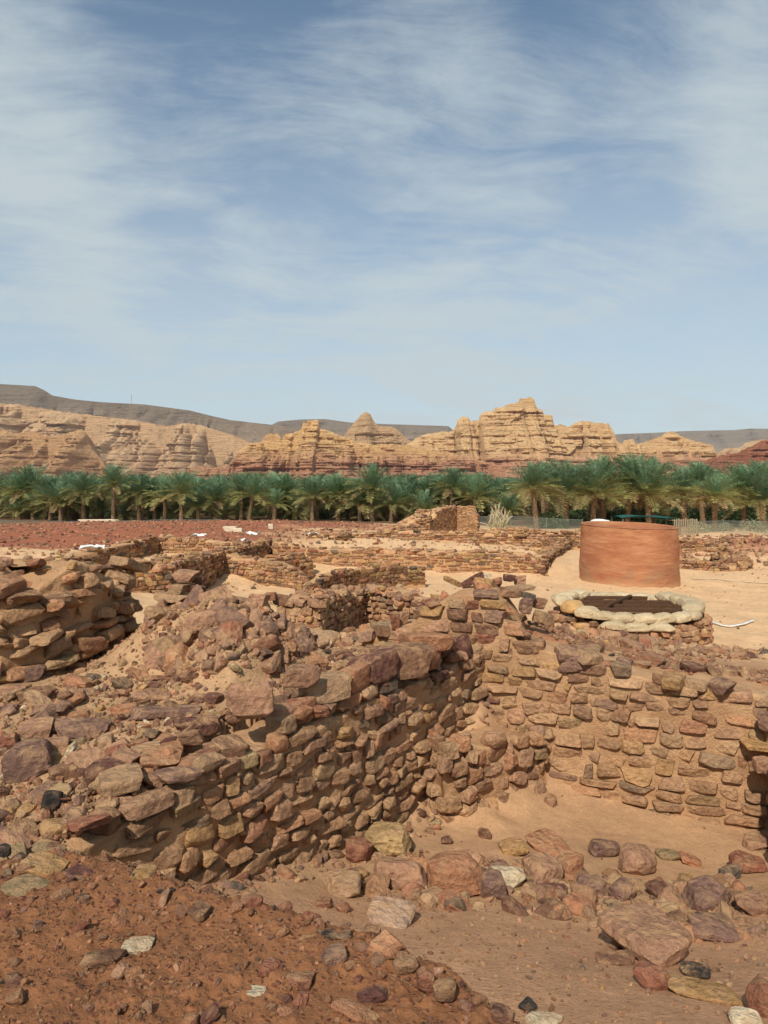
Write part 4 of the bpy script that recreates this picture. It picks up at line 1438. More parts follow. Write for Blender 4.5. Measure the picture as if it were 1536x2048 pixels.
# ------------------------------------------------------------------ collapsed rubble slope between the left wall and the back wall
CW = thing('collapsed_wall', 'collapsed wall of jagged purple and pink blocks sloping down behind the wall top', 'wall', (-1.5, 6.4, 2.0))
R1 = [(-2.2, 6.6), (-2.0, 5.9), (-1.75, 5.5), (-1.3, 5.38), (-0.72, 5.8), (-0.62, 6.35), (-0.9, 6.6), (-1.5, 6.6)]
xs, ys, zs, s_ = scatter(R1, 170, (0.09, 0.30), r_)
for x, y, z, s in zip(xs, ys, zs, s_):
    put_stone(CW, 'rough', (x, y, z + s * r_.uniform(-0.12, .22)), (r_.normal(.5, .6), r_.normal(0, .6), r_.uniform(0, 6.3)), (s * r_.uniform(.9, 1.6), s * r_.uniform(.6, 1), s * r_.uniform(.4, .8)),
              pick(['purple'] * 6 + ['pink'] * 6 + ['tan'] * 3 + ['red', 'brown', 'maroon', 'orange'], r_, 0.25 * r_.random()), r=r_)
small = [((x, y, z + s * .2), tuple(r_.uniform(0, 6, 3)), (s * 1.3, s, s * .8), pick(MIX_NEAR, r_, 0.3)) for x, y, z, s in zip(*scatter(R1, 1500, (0.01, 0.07), r_))]
join_rocks('small_rubble', small, CW, M_RUBBLE, LOW)
for a in [(372, 1152, 52, 24, 'pink', 7.6), (362, 1176, 50, 19, 'tan', 7.55), (395, 1180, 30, 22, 'maroon', 7.5), (345, 1195, 80, 20, 'tan', 7.55), (398, 1160, 26, 14, 'brown', 7.7), (516, 1203, 46, 34, 'pink', 7.3), (540, 1192, 28, 16, 'red', 7.5),
          (470, 1205, 52, 22, 'purple', 7.4), (532, 1246, 32, 30, 'dark', 7.1), (560, 1200, 36, 24, 'brown', 7.6), (440, 1210, 40, 18, 'brown', 7.4)]:
    block(CW, *a[:5], d=a[5] * .86, rz=rng.normal(0, .3), deep=.75, lib='block')

# gully between the collapsed wall and the long wall, and its rubble fill
GU = [(-0.62, 5.9), (0.5, 6.75), (0.75, 7.0), (-0.15, 7.45), (-0.55, 7.3)]
CF = thing('rubble_fill', 'earth and pale rubble packed between the collapsed wall and the back wall', 'rubble', (-0.1, 6.9, 1.85))
for x, y, z, s in zip(*scatter(GU, 60, (0.06, 0.2), r_)):
    put_stone(CF, 'rough', (x, y, z + s * .1), tuple(r_.normal(0, .4, 3)), (s * 1.3, s, s * .6), pick(MIX_NEAR, r_, .3), r=r_)
block(CF, 650, 1290, 26, 26, 'cream', 7.25, .3)
block(CF, 640, 1278, 70, 28, 'tan', 7.35, .1)

# loose pile crowning the tall part of the back wall
for a in [(905, 1163, 48, 12, 'ochre', 7.6, .5, .4, (0, .5)), (945, 1160, 52, 16, 'maroon', 7.5, -.4, .4, (0, -.45)), (965, 1175, 46, 20, 'orange', 7.3, .2, .6, (0, .2)), (985, 1168, 36, 16, 'brown', 7.5, .9, .5, (0, .4)), (1018, 1156, 26, 16, 'maroon', 7.9, .2, .8, (0, 0)),
          (1040, 1160, 28, 20, 'pink', 8.0, .2, .8, (0, 0)), (972, 1150, 24, 10, 'cream', 8.2, 0, .8, (0, 0)), (1052, 1190, 40, 14, 'grey', 7.5, .3, .6, (0, .3)), (1052, 1212, 24, 34, 'purple', 7.2, .3, .9, (0, .1)), (1085, 1236, 40, 28, 'tan', 7.3, .6, .8, (.2, .2)),
          (1040, 1176, 60, 10, 'tan', 7.6, .2, .6, (0, 0)), (850, 1218, 38, 26, 'maroon', 7.6, .5, .6, (0, -.3)), (890, 1230, 26, 20, 'pink', 7.4, .5, .8, (0, 0)), (790, 1242, 24, 40, 'red', 7.35, .2, .7, (.2, 0)), (806, 1240, 22, 38, 'pink', 7.5, .6, .5, (.1, .3)),
          (1020, 1185, 50, 18, 'brown', 7.45, .1, .7, (0, .1)), (765, 1262, 44, 22, 'brown', 7.4, .2, .7, (0, 0)), (1075, 1205, 40, 22, 'brown', 7.6, .2, .7, (0, .2))]:
    block(BW, *a[:5], d=a[5], rz=a[6], deep=a[7], tilt=a[8])
# darker blocks along the crest on the right
for a in [(1110, 1325, 42, 26, 'tan', 6.85), (1148, 1322, 62, 34, 'purple', 6.75), (1205, 1335, 44, 32, 'orange', 6.7), (1250, 1328, 34, 26, 'purple', 6.8), (1390, 1388, 46, 26, 'maroon', 6.4), (1445, 1388, 48, 26, 'purple', 6.35), (1495, 1394, 40, 30, 'maroon', 6.28),
          (1352, 1387, 32, 22, 'red', 6.45), (1420, 1368, 60, 12, 'grey', 6.9), (1500, 1362, 62, 12, 'grey', 6.8), (1520, 1405, 36, 30, 'pink', 6.2), (1510, 1490, 60, 14, 'ochre', 6.1), (1523, 1530, 36, 32, 'pink', 5.9), (1530, 1440, 30, 40, 'purple', 6.0)]:
    block(BW, *a, rz=math.atan2(tb[1], tb[0]) + rng.normal(0, .06), deep=.7)

# ------------------------------------------------------------------ middle ruins
kw = dict(lib='block', core_res=0.06, core_amp=0.03, smallfill=0.2, jit=1.2)
wall('ruined wall end with coursed dark side, behind the collapsed purple rubble', [D(640, 11.2), D(668, 12.2), D(732, 14.2)], [(0, .95), (1, .8)], [(0, 1.72), (.3, 1.78), (1, 1.5)], thick=0.75, course=0.115, lens=(0.13, 0.26), proud=0.04, depth=0.18, seed=51, dust=lambda s, v: .35, top=1.2, **kw)
wall('low rubble-cored wall joining the coursed wall end at the image centre', [D(728, 14.2), D(800, 13.4), D(890, 12.9)], .75, [(0, 1.55), (.3, 1.6), (.6, 1.5), (1, 1.45)], thick=0.6, course=0.12, lens=(0.12, 0.28), proud=0.05, depth=0.18, seed=52, dust=lambda s, v: .5 - .3 * v, top=1.3, **kw)
kw = dict(lib='far', core_res=0.12, core_amp=0.03, core_mat=M_MUD_FAR, pal=MIX_FAR, smallfill=0.1, jit=0.8)
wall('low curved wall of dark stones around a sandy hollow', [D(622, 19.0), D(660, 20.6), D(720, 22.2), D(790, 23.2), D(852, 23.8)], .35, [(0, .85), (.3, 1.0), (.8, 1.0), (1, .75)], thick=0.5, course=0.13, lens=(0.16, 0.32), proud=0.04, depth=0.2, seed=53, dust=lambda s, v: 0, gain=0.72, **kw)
wall('long straight retaining wall of pale coursed stone across the middle of the site', [D(545, 29.0), D(700, 28.6), D(1087, 27.6)], [(0, .05), (1, -.1)], [(0, 1.3), (.06, 1.25), (.1, 1.05), (.5, 1.02), (.93, .98), (.95, .86), (1, .56)], thick=0.7, course=0.115, lens=(0.22, 0.50), proud=0.025, depth=0.2, seed=54, dust=lambda s, v: .55 - .5 * v, rowslope=-.01, **kw)
wall('shaded return wall running back beside the clay cylinder', [D(1088, 27.6), D(1142, 37.0)], -.1, [(0, .55), (.15, .75), (.5, .78), (1, .78)], thick=0.7, course=0.12, lens=(0.16, 0.34), proud=0.06, depth=0.2, seed=55, dust=lambda s, v: 0.0, gain=0.8, **kw)  # stone colours dimmed, so part of the shade is in their tint
wall('upper terrace wall of banded stone in front of the brick tower', [D(640, 36.5), D(800, 35.2), D(1095, 33.6)], .7, [(0, 1.25), (.2, 1.15), (.4, 1.35), (.8, 1.3), (1, 1.05)], thick=0.7, course=0.11, lens=(0.2, 0.5), proud=0.035, depth=0.2, seed=56, dust=lambda s, v: .15, top=1.2, **kw)
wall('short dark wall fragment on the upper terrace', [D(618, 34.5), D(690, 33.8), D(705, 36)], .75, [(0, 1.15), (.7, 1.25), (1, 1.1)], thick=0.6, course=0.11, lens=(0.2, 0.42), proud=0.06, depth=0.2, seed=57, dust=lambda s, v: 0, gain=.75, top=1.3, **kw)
wall('shadowed long wall on the left running back beside the red gravel', [D(120, 21.5), D(205, 23.6), D(318, 28.2)], .75, [(0, 1.35), (.4, 1.46), (.7, 1.5), (1, 1.56)], thick=0.6, course=0.12, lens=(0.22, 0.46), proud=0.03, depth=0.2, seed=58, dust=lambda s, v: .1, gain=.92, top=.8, **kw)  # stones slightly darkened in colour to stand for the shadow on this face
wall('sunlit wall of pale blocks meeting the shadowed left wall', [D(314, 28.2), D(400, 27.8), D(482, 27.2)], .8, [(0, 1.55), (.5, 1.48), (1, 1.4)], thick=0.6, course=0.12, lens=(0.22, 0.46), proud=0.03, depth=0.2, seed=59, dust=lambda s, v: .3, top=.8, **kw)
wall('broken sunlit wall end of pale blocks facing the viewer at the left', [D(216, 19.0), D(262, 18.5), D(342, 19.2)], [(0, .9), (1, .6)], [(0, 1.55), (.3, 1.62), (.6, 1.5), (.75, 1.2), (.85, 1.45), (1, 1.5)], thick=0.8, course=0.125, lens=(0.18, 0.4), proud=0.04, depth=0.2, seed=60, dust=lambda s, v: .25, top=1.0, **kw)
wall('long shaded flank wall leading back to the sunlit room wall at the left', [D(346, 19.3), D(400, 21.9), D(448, 24.4)], [(0, .6), (1, .2)], [(0, 1.5), (.5, 1.42), (1, 1.32)], thick=0.9, course=0.125, lens=(0.18, 0.4), proud=0.04, depth=0.2, seed=72, dust=lambda s, v: .1, top=1.0, **kw)
wall('sunlit coursed wall behind the sandy floor of the left room', [D(447, 24.4), D(530, 23.8), D(602, 23.0)], .2, [(0, 1.34), (.1, 1.15), (.55, 1.06), (.75, .9), (1, .55)], thick=0.7, course=0.115, lens=(0.16, 0.36), proud=0.03, depth=0.2, seed=61, dust=lambda s, v: .25, top=1.1, **kw)
wall('shaded upper wall stepping back behind the sunlit room wall', [D(462, 25.6), D(546, 29.4)], .85, [(0, 1.25), (1, 1.36)], thick=0.6, course=0.12, lens=(0.18, 0.36), proud=0.05, depth=0.2, seed=62, dust=lambda s, v: .0, gain=.85, top=1.0, **kw)  # shade put into the stone colours by darkening them
wall('small broken wall stub between the room wall and the long retaining wall', [D(556, 26.2), D(628, 27.4)], .25, [(0, .95), (.6, 1.0), (1, .7)], thick=0.6, course=0.12, lens=(0.18, 0.36), proud=0.05, depth=0.2, seed=63, dust=lambda s, v: .1, top=1.2, **kw)
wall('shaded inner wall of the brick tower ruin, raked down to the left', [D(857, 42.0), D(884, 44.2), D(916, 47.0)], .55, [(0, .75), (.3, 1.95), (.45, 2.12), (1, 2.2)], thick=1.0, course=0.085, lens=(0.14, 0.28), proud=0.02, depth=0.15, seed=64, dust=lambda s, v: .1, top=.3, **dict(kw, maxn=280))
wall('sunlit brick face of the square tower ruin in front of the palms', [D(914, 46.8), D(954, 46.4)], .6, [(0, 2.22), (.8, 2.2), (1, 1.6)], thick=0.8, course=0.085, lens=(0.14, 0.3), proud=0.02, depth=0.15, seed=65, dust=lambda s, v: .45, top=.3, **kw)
wall('crumbling rubble ramp sloping up to the brick tower from the left', [D(758, 40.6), D(862, 42.2)], .55, [(0, .75), (.5, 1.2), (.85, 1.8), (1, 2.05)], thick=1.6, course=0.13, lens=(0.16, 0.4), proud=0.08, depth=0.2, seed=66, dust=lambda s, v: .4, top=1.5, **kw)
wall('low line of kerb stones right of the clay cylinder', [D(1352, 31.4), D(1420, 30.6), D(1488, 29.8)], -.12, [(0, .3), (.6, .22), (1, .12)], thick=1.4, course=0.15, lens=(0.2, 0.42), proud=0.06, depth=0.25, seed=67, dust=lambda s, v: .2, top=1.3, **kw)
wall('stepped low wall behind the kerb stones at the right', [D(1350, 36.6), D(1440, 36.2)], .0, [(0, .75), (.6, .8), (1, .6)], thick=1.2, course=0.12, lens=(0.2, 0.5), proud=0.04, depth=0.2, seed=68, dust=lambda s, v: .3, top=1.3, **kw)
wall('narrow cross wall of stacked blocks at the far right', [D(1494, 36.0), D(1500, 30.4)], -.1, [(0, .32), (1, .28)], side=-1, thick=0.45, course=0.17, lens=(0.25, 0.45), proud=0.05, depth=0.25, seed=69, dust=lambda s, v: .2, top=1.0, **kw)
wall('low wall running off the right edge before the red heap', [D(1494, 35.6), D(1580, 34.6)], .0, [(0, .4), (1, .35)], thick=0.5, course=0.14, lens=(0.2, 0.45), proud=0.05, depth=0.25, seed=70, dust=lambda s, v: .2, top=1.0, **kw)
wall('low ruined wall crest left of the net fence', [D(960, 38.0), D(1080, 37.5), D(1165, 37.0)], .4, [(0, 1.15), (.4, 1.3), (.7, 1.1), (1, 1.2)], thick=1.0, course=0.12, lens=(0.2, 0.45), proud=0.05, depth=0.25, seed=71, dust=lambda s, v: .3, top=1.5, **kw)

# low heap of stones at the right, between the kerb stones and the cross wall
hp = P(1450, 1128, 31.5)
SH = thing('stone_heap', 'small dark conical heap of stones at the right of the site', 'heap', (hp.x, hp.y, 0))
for i in range(70):
    a, k = r_.uniform(0, 6.28), r_.random() ** .6
    s = r_.uniform(.08, .26)
    put_stone(SH, 'far', (hp.x + math.cos(a) * k * .75, hp.y + math.sin(a) * k * .75, (1 - k) * .95 + .05), tuple(r_.uniform(0, 6, 3)), (s * 1.3, s, s * .8), pick(MIX_FAR, r_, .2, .75), r=r_)

# ------------------------------------------------------------------ carved sandstone basin (clay-red cylinder)
def basin_material():
    m, t, b = new_mat('red_sandstone_basin')
    geo = t.n('ShaderNodeNewGeometry')
    pos = geo.outputs['Position']
    z = t.n('ShaderNodeSeparateXYZ', i_0=pos).outputs[2]
    tilt = t.n('ShaderNodeMapping', i_0=pos)
    tilt.inputs[2].default_value = (0.0, math.radians(14), 0)
    tilt.inputs[3].default_value = (0.7, 0.7, 3.2)
    lay = t.noise(tilt.outputs[0], 0.9, 6.0, 0.65, 0.4)
    st = t.noise(t.scale(pos, (1.6, 1.6, 14)), 1.0, 5.0, 0.65, 0.8)
    n1 = t.noise(pos, 1.1, 5.0, 0.6)
    n2 = t.noise(pos, 22.0, 5.0, 0.7)
    c = t.mix(t.ramp(n1, .3, .7), tuple(lin(172, 114, 80)), tuple(lin(156, 98, 68)))
    c = t.mix(t.ramp(lay, .42, .68, 0, .75), c, tuple(lin(190, 138, 98)))
    c = t.mix(t.ramp(lay, .45, .30, 0, .7), c, tuple(lin(152, 94, 66)))
    c = t.mix(t.ramp(st, .52, .72, 0, .25), c, tuple(lin(158, 98, 68)))
    low = t.math('MULTIPLY', t.ramp(z, 1.0, .1), t.ramp(t.noise(pos, 2.2, 6.0, 0.65), .40, .58))
    c = t.mix(t.math('MULTIPLY', low, .6), c, tuple(lin(150, 122, 92)))
    c = t.mix(t.math('MULTIPLY', t.ramp(z, .25, -.1), .6), c, tuple(lin(196, 150, 108)))
    c = t.mix(t.ramp(n2, .5, .75, 0, .3), c, tuple(lin(140, 80, 52)))
    t.l.new(c, b.inputs['Base Color'])
    bump(t, b, t.math('ADD', t.math('MULTIPLY', st, .12), t.math('ADD', n2, t.math('MULTIPLY', lay, .8))), 0.8, 0.05)
    return m


def build_basin():
    cx, cy = (1257 - 768) / F * 27.0, 27.0
    root = thing('stone_basin', 'large clay-red hollow cylinder carved from sandstone, taller than a person', 'basin', (cx, cy, -.15))
    M_B = basin_material()
    na, nh = 180, 90
    a = np.linspace(0, 2 * math.pi, na, endpoint=False)
    zt = 2.08 - 0.045 * np.cos(a) + 0.05 * np.sin(a)
    prof_ = []
    for j in range(nh):
        k = j / (nh - 1)
        z = -.35 + (zt + .35) * k
        rad = np.full(na, 1.83 - 0.075 * k)
        n = fbm(xyz(np.cos(a) * 2.2, np.sin(a) * 2.2, z * 1.8), 4, 5)
        n2 = fbm(xyz(np.cos(a) * 9, np.sin(a) * 9, z * 16), 3, 6)
        rad = rad + n * .035 + n2 * .014
        # weathered crack low on the front right, and a spalled hollow under it
        fr = np.exp(-((a - (-math.pi / 2 + .62)) / .42) ** 2)
        zc = .40 + .16 * (a + math.pi / 2 - .62) + .03 * fbm(xyz(a * 9, 0), 3, 9)
        rad = rad - fr * .11 * np.exp(-((z - zc) / .03) ** 2)
        rad = rad - fr * .02 * (z < zc) * (z > zc - .25)
        rad = np.where(k > .985, rad - .012, rad)
        prof_.append(np.stack([np.cos(a) * rad, np.sin(a) * rad, z + 0 * a], -1))
    V = np.stack(prof_, 1)
    # a: angles from -pi so the front crack is continuous
    me = mesh('basin_shell', V.reshape(-1, 3) + (0, 0, .15), grid_faces(na, nh, True), M_B)
    obj('outer_wall', me, root, (cx, cy, -.15))
    inn = []
    for z, rr in ((0, 1.765), (0.0, 1.72), (0, 1.58), (-.03, 1.55), (-.5, 1.54), (-1.2, 1.54), (-1.9, 1.52), (-1.95, 0.01)):
        n = fbm(xyz(np.cos(a) * 3, np.sin(a) * 3, z * 3), 3, 15) * .02
        zz = zt + z + (.006 if rr == 1.72 else 0) + n * .4 * (z == 0) - (.004 if rr == 1.765 else 0)
        inn.append(np.stack([np.cos(a) * (rr + n), np.sin(a) * (rr + n), zz], -1))
    V = np.stack(inn, 1)
    obj('rim_and_inner_wall', mesh('rim', V.reshape(-1, 3) + (0, 0, .15), grid_faces(na, len(inn), True), M_B), root, (cx, cy, -.15))


# ------------------------------------------------------------------ covered pit: stone ring, beams, sandbags
def ring_wall():
    cx, cy = RING_C
    pts = [(cx + 1.69 * math.cos(t), cy + 1.69 * math.sin(t)) for t in np.linspace(math.radians(-200), math.radians(22), 40)]
    wall('low circular stone kerb wall under the sandbags', pts, [(0, .55), (.45, .38), (1, .15)], [(0, .72), (.5, .68), (1, .78)], side=1, thick=0.42, course=0.12, lens=(0.12, 0.3), proud=0.05, depth=0.2, lib='block', seed=81,
         pal=MIX_FAR, core_res=0.05, core_amp=0.03, smallfill=.4, jit=1.5, dust=lambda s, v: .3, top=.6)
    pts = [(cx + 1.32 * math.cos(t), cy + 1.32 * math.sin(t)) for t in np.linspace(math.radians(200), math.radians(-20), 30)]
    wall('brown inner lining wall of the open pit under the beams', pts, -1.1, .72, side=1, thick=0.3, course=0.16, lens=(0.2, 0.4), proud=0.05, depth=0.2, lib='block', seed=82,
         pal=['brown', 'brown', 'maroon', 'brown'], core_res=0.07, core_amp=0.02, jit=1.0, dust=lambda s, v: .0, top=0, gain=.75)


ring_wall()
M_BEAM = plain_material('dark_timber', lin(92, 66, 46), lin(64, 44, 32), 14, .9, .6, .02, (2, 6, 6))
bm_v, bm_f = rock_verts(5, 700, 14, 0, .1, .012, 0)
BEAM = mesh('beam', bm_v, bm_f, M_BEAM, True, sharp=40)
pitc = thing('pit_cover', 'brown cover with dark timber beams inside the ring of sandbags', 'pit cover', (RING_C[0], RING_C[1], .74))
for k, (dy, rz, ln) in enumerate([(1.02, -.03, 2.5), (.42, -.05, 3.0), (-.12, -.04, 3.0), (-.66, -.05, 2.8)]):
    obj('beam', BEAM, pitc, (RING_C[0], RING_C[1] + dy, .90), (0, 0, rz), (ln * .84, .11, .08))
obj('beam', BEAM, pitc, (RING_C[0] - .1, RING_C[1] + .25, .96), (0, 0, .95), (2.0, .07, .06))
_g = np.linspace(-1.36, 1.36, 60)
_U, _V = np.meshgrid(_g, _g, indexing='ij')
_rr = np.maximum(np.hypot(_U, _V) / 1.27, 1.0)
_z = .80 + .07 * np.abs(fbm(xyz(_U * 2.6, _V * 3.4, 2), 3, 77)) + .03 * fbm(xyz(_U * 9, _V * 9, 2), 2, 78)
M_FILL = plain_material('brown_fill', lin(172, 128, 90), lin(136, 98, 68), 9, .95, .8, .03)
obj('earth_fill', mesh('earth_fill', xyz(_U / _rr, _V / _rr, _z - .74).reshape(-1, 3), grid_faces(60, 60), M_FILL), pitc, (RING_C[0], RING_C[1], .74))

build_basin()


def bag_material():
    m, t, b = new_mat('sandbag_cloth')
    base = t.n('ShaderNodeObjectInfo').outputs['Color']
    pos = t.n('ShaderNodeNewGeometry').outputs['Position']
    n1 = t.noise(pos, 6, 4, .6)
    wv = t.noise(t.scale(pos, (90, 90, 90)), 1.0, 2, .6)
    c = t.mix(t.ramp(n1, .35, .7, 0, .5), base, tuple(lin(170, 146, 108)))
    t.l.new(c, b.inputs['Base Color'])
    bump(t, b, t.math('ADD', t.noise(pos, 14, 4, .6, 1.2), t.math('MULTIPLY', wv, .3)), .9, .06)
    return m


M_BAG = bag_material()


def bag_mesh(seed):
    r = np.random.default_rng(seed)
    v, f = CUBES[10]
    v = v.copy()
    n = (np.abs(v) ** 3.2).sum(1) ** (1 / 3.2)
    v = v / n[:, None]
    x = v[:, 0]
    pinch = 1 - .82 * np.clip((np.abs(x) - .45) / .55, 0, 1) ** 1.6
    v[:, 2] *= pinch
    v[:, 1] *= 1 + .12 * np.clip((np.abs(x) - .6) / .4, 0, 1)
    sag = -.18 * x ** 2 * r.uniform(.4, 1.2)
    v[:, 2] += sag
    s = r.uniform(-30, 30, 3)
    v[:, 2] += fbm(v * 1.6 + s, 2, seed) * .16 + (np.abs(fbm(v * (5, 1.6, 3) + s, 2, seed + 3)) - .2) * .22 * (v[:, 2] > -.2)
    v[:, 1] += fbm(v * 2 + s, 2, seed + 4) * .15
    v[:, 2] = np.maximum(v[:, 2], -.62)
    v /= np.abs(v).max(0)
    return mesh('sandbag', v * .5, f, M_BAG)


BAGS = [bag_mesh(720 + i) for i in range(6)]
CRM = lin(212, 188, 150)
rb = np.random.default_rng(5)


def bag(ang, rad, z, size, label, colour=None, dz=0.0):
    rad = rad * .92
    x, y = RING_C[0] + rad * math.cos(ang), RING_C[1] + rad * math.sin(ang)
    o = obj('sandbag', BAGS[rb.integers(6)], None, (x, y, z), (rb.normal(0, .08), rb.normal(0, .1), ang + math.pi / 2 + rb.normal(0, .1)), size, CRM * rb.uniform(.85, 1.06) if colour is None else colour)
    tag(o, label, 'sandbag', 'sandbags around the covered pit')


def deg(a):
    return math.radians(a)


for i, a in enumerate((-128, -113, -97, -81, -64, -48)):
    bag(deg(a), 1.56, .845, (.56, .38, .23), 'cream sandbag in the front upper row at the pit, %s from the left' % ORD[i])
for i, a in enumerate((-118, -103, -86)):
    bag(deg(a), 1.74, .70, (.60, .34, .21), 'cream sandbag in the front lower row at the pit, %s from the left' % ORD[i])
for i, a in enumerate((170, 154, 139, 124)):
    bag(deg(a), 1.52, .95, (.58, .42, .25), 'cream sandbag on the rear left of the pit, %s counting backward' % ORD[i])
for i, a in enumerate((108, 92, 76, 60, 45)):
    bag(deg(a), 1.55, .88, (.60, .42, .20), 'flat sandbag in the rear row of the pit, %s from the left' % ORD[i])
for i, a in enumerate((30, 14, -2, -18, -33)):
    bag(deg(a), 1.50, .95 - .02 * (i % 2), (.56, .46, .26), 'greyish sandbag at the right end of the pit, %s from the back' % ORD[i], CRM * .82)
bag(deg(-158), 1.62, .93, (.52, .44, .36), 'upright orange-brown sandbag at the left end of the pit', lin(206, 160, 104))
bag(deg(-142), 1.60, .88, (.54, .42, .30), 'bulging cream sandbag with a tan top at the left front of the pit')
bag(deg(178), 1.60, .98, (.60, .42, .24), 'pale sandbag on top at the far left of the pit')

# ------------------------------------------------------------------ small things on the site
def sheet(name, label, cat, px, py, d, sx, sy, amp, colour_mat, seed, z=None, thick=.012):
    p = P(px, py, d)
    if z is None:
        p.z = hz(p.x, p.y) + .03
    else:
        p.z = z
    n = 16
    u = np.linspace(-.5, .5, n)
    U, V2 = np.meshgrid(u, u, indexing='ij')
    edge = 1 + .35 * fbm(xyz(np.arctan2(V2, U) * 1.2, seed), 3, seed)
    X, Y = U * sx * edge, V2 * sy * edge
    Z = (fbm(xyz(U * 4, V2 * 4, seed), 4, seed) + .6) * amp
    top = xyz(X, Y, Z).reshape(-1, 3)
    bot = top - (0, 0, thick)
    f = grid_faces(n, n)
    o = obj(name, mesh(name, np.concatenate([top, bot]), np.concatenate([f, f[:, ::-1] + n * n]), colour_mat), None, p)
    return tag(o, label, cat)


sheet('plastic_sheet', 'crumpled white plastic sheet on the shadowed left wall', 'sheet', 190, 1095, 23.4, .8, .4, .12, M_WHITE, 801, 1.50)
sheet('plastic_sheet', 'crumpled white plastic sheet lying behind the pale block wall', 'sheet', 486, 1082, 28.4, .7, .5, .16, M_WHITE, 802, 1.30)
sheet('plastic_sheet', 'small white rag draped on a stone near the red gravel', 'sheet', 506, 1072, 30.0, .55, .5, .2, M_WHITE, 803, 1.45)
sheet('plastic_sheet', 'white scrap on the wall corner of the pale block wall', 'sheet', 398, 1078, 28.6, .5, .3, .1, M_WHITE, 804, 1.53)
sheet('plastic_sheet', 'narrow white strip of sheet on the terrace wall left of the tower', 'sheet', 625, 1072, 35.5, .5, .4, .14, M_WHITE, 805, 1.1)
M_PALES = plain_material('pale_concrete', lin(206, 190, 164), lin(184, 164, 134), 3)
v, f = rock_verts(8, 731, 9, 3, .1, .04, .0)
for px, py, d, sx, sy, sz, lb in ((200, 1044, 60, 3.6, .8, .4, 'long pale stone slab on the crest of the red gravel field'), (462, 1066, 40, .9, .6, .4, 'pale rock on the red gravel behind the left ruins'),
                                  (477, 1068, 39, .6, .5, .32, 'smaller pale rock beside another on the red gravel'), (542, 1059, 42, .35, .3, .4, 'small yellowish block standing on the rubble line by the gravel')):
    p = P(px, py, d)
    tag(obj('pale_block', mesh('pale_block', v, f, M_PALES, sharp=38), None, (p.x, p.y, hz(p.x, p.y) + sz * .35), (0, 0, .1), (sx, sy, sz)), lb, 'stone')


def strap(name, label, pix, wd, mat, lift=.03):
    pts = [cast(*q) for q in pix]
    pts = np.array([(q.x, q.y, hz(q.x, q.y) + lift) for q in pts])
    k = np.linspace(0, len(pts) - 1, 40)
    c = np.stack([np.polyval(np.polyfit(range(len(pts)), pts[:, i], 3), k) for i in range(3)], -1)
    c[:, 2] += fbm(xyz(k * 1.5, 3), 2, 4) * .02
    t = np.gradient(c, axis=0)
    s = np.cross(t, (0, 0, 1.0))
    s /= np.linalg.norm(s, axis=1, keepdims=True)
    V = np.stack([c - s * wd / 2, c - s * wd / 2 + (0, 0, .02), c + s * wd / 2 + (0, 0, .02), c + s * wd / 2], 1)
    nr = 4
    f = grid_faces(40, nr)
    f2 = np.stack([np.arange(39) * 4 + 3, np.arange(1, 40) * 4 + 3, np.arange(1, 40) * 4, np.arange(39) * 4], 1)
    tag(obj(name, mesh(name, V.reshape(-1, 3), np.concatenate([f, f2]), mat)), label, 'strap')


strap('white_strap', 'white strap trailing over the sand right of the sandbagged pit', [(1418, 1243), (1440, 1250), (1462, 1256), (1484, 1251), (1506, 1246)], .07, M_WHITE)
strap('white_strap', 'thin white line of rope lying across the sand right of the cylinder', [(1384, 1161), (1430, 1160), (1470, 1162), (1500, 1165), (1540, 1166)], .09, M_PALES)

# ------------------------------------------------------------------ boulders on the floor and stones on the near mound
def boulder(px, py, wpx, hpx, colour, label, deep=.85, boxy=4.5, cuts=9, n=18, rz=None, sink=.12, tilt=(0, 0), d=None, name='boulder'):
    seed = int(px * 7 + py)
    p = cast(px, py)
    if d is not None:
        p = P(px, py, d)
    w, h = wpx / F * p.y, hpx / F * p.y
    dd = w * deep
    # seen from above: part of the picture height is the top face
    sl = (py - HZ) / F
    hh = max(h * .35, (h - .55 * dd * sl) / (1 + .0 * sl))
    v, f = rock_verts(n, seed, boxy + 1, cuts + 4, .26, .04, .012)
    me = mesh('boulder', v, f, M_STONE, sharp=24)
    r = np.random.default_rng(seed)
    o = obj(name, me, None, (p.x, p.y + dd * .40, p.z + hh * (.5 - sink)), (tilt[0] + r.normal(0, .08), tilt[1] + r.normal(0, .1), r.normal(0, .35) if rz is None else rz), (w, dd, hh),
            PAL[colour] * r.uniform(.92, 1.08) if isinstance(colour, str) else colour)
    return tag(o, label, 'rock', 'loose boulders in the sunken room' if p.y > 2.95 and px > 600 else 'stones on the near mound')


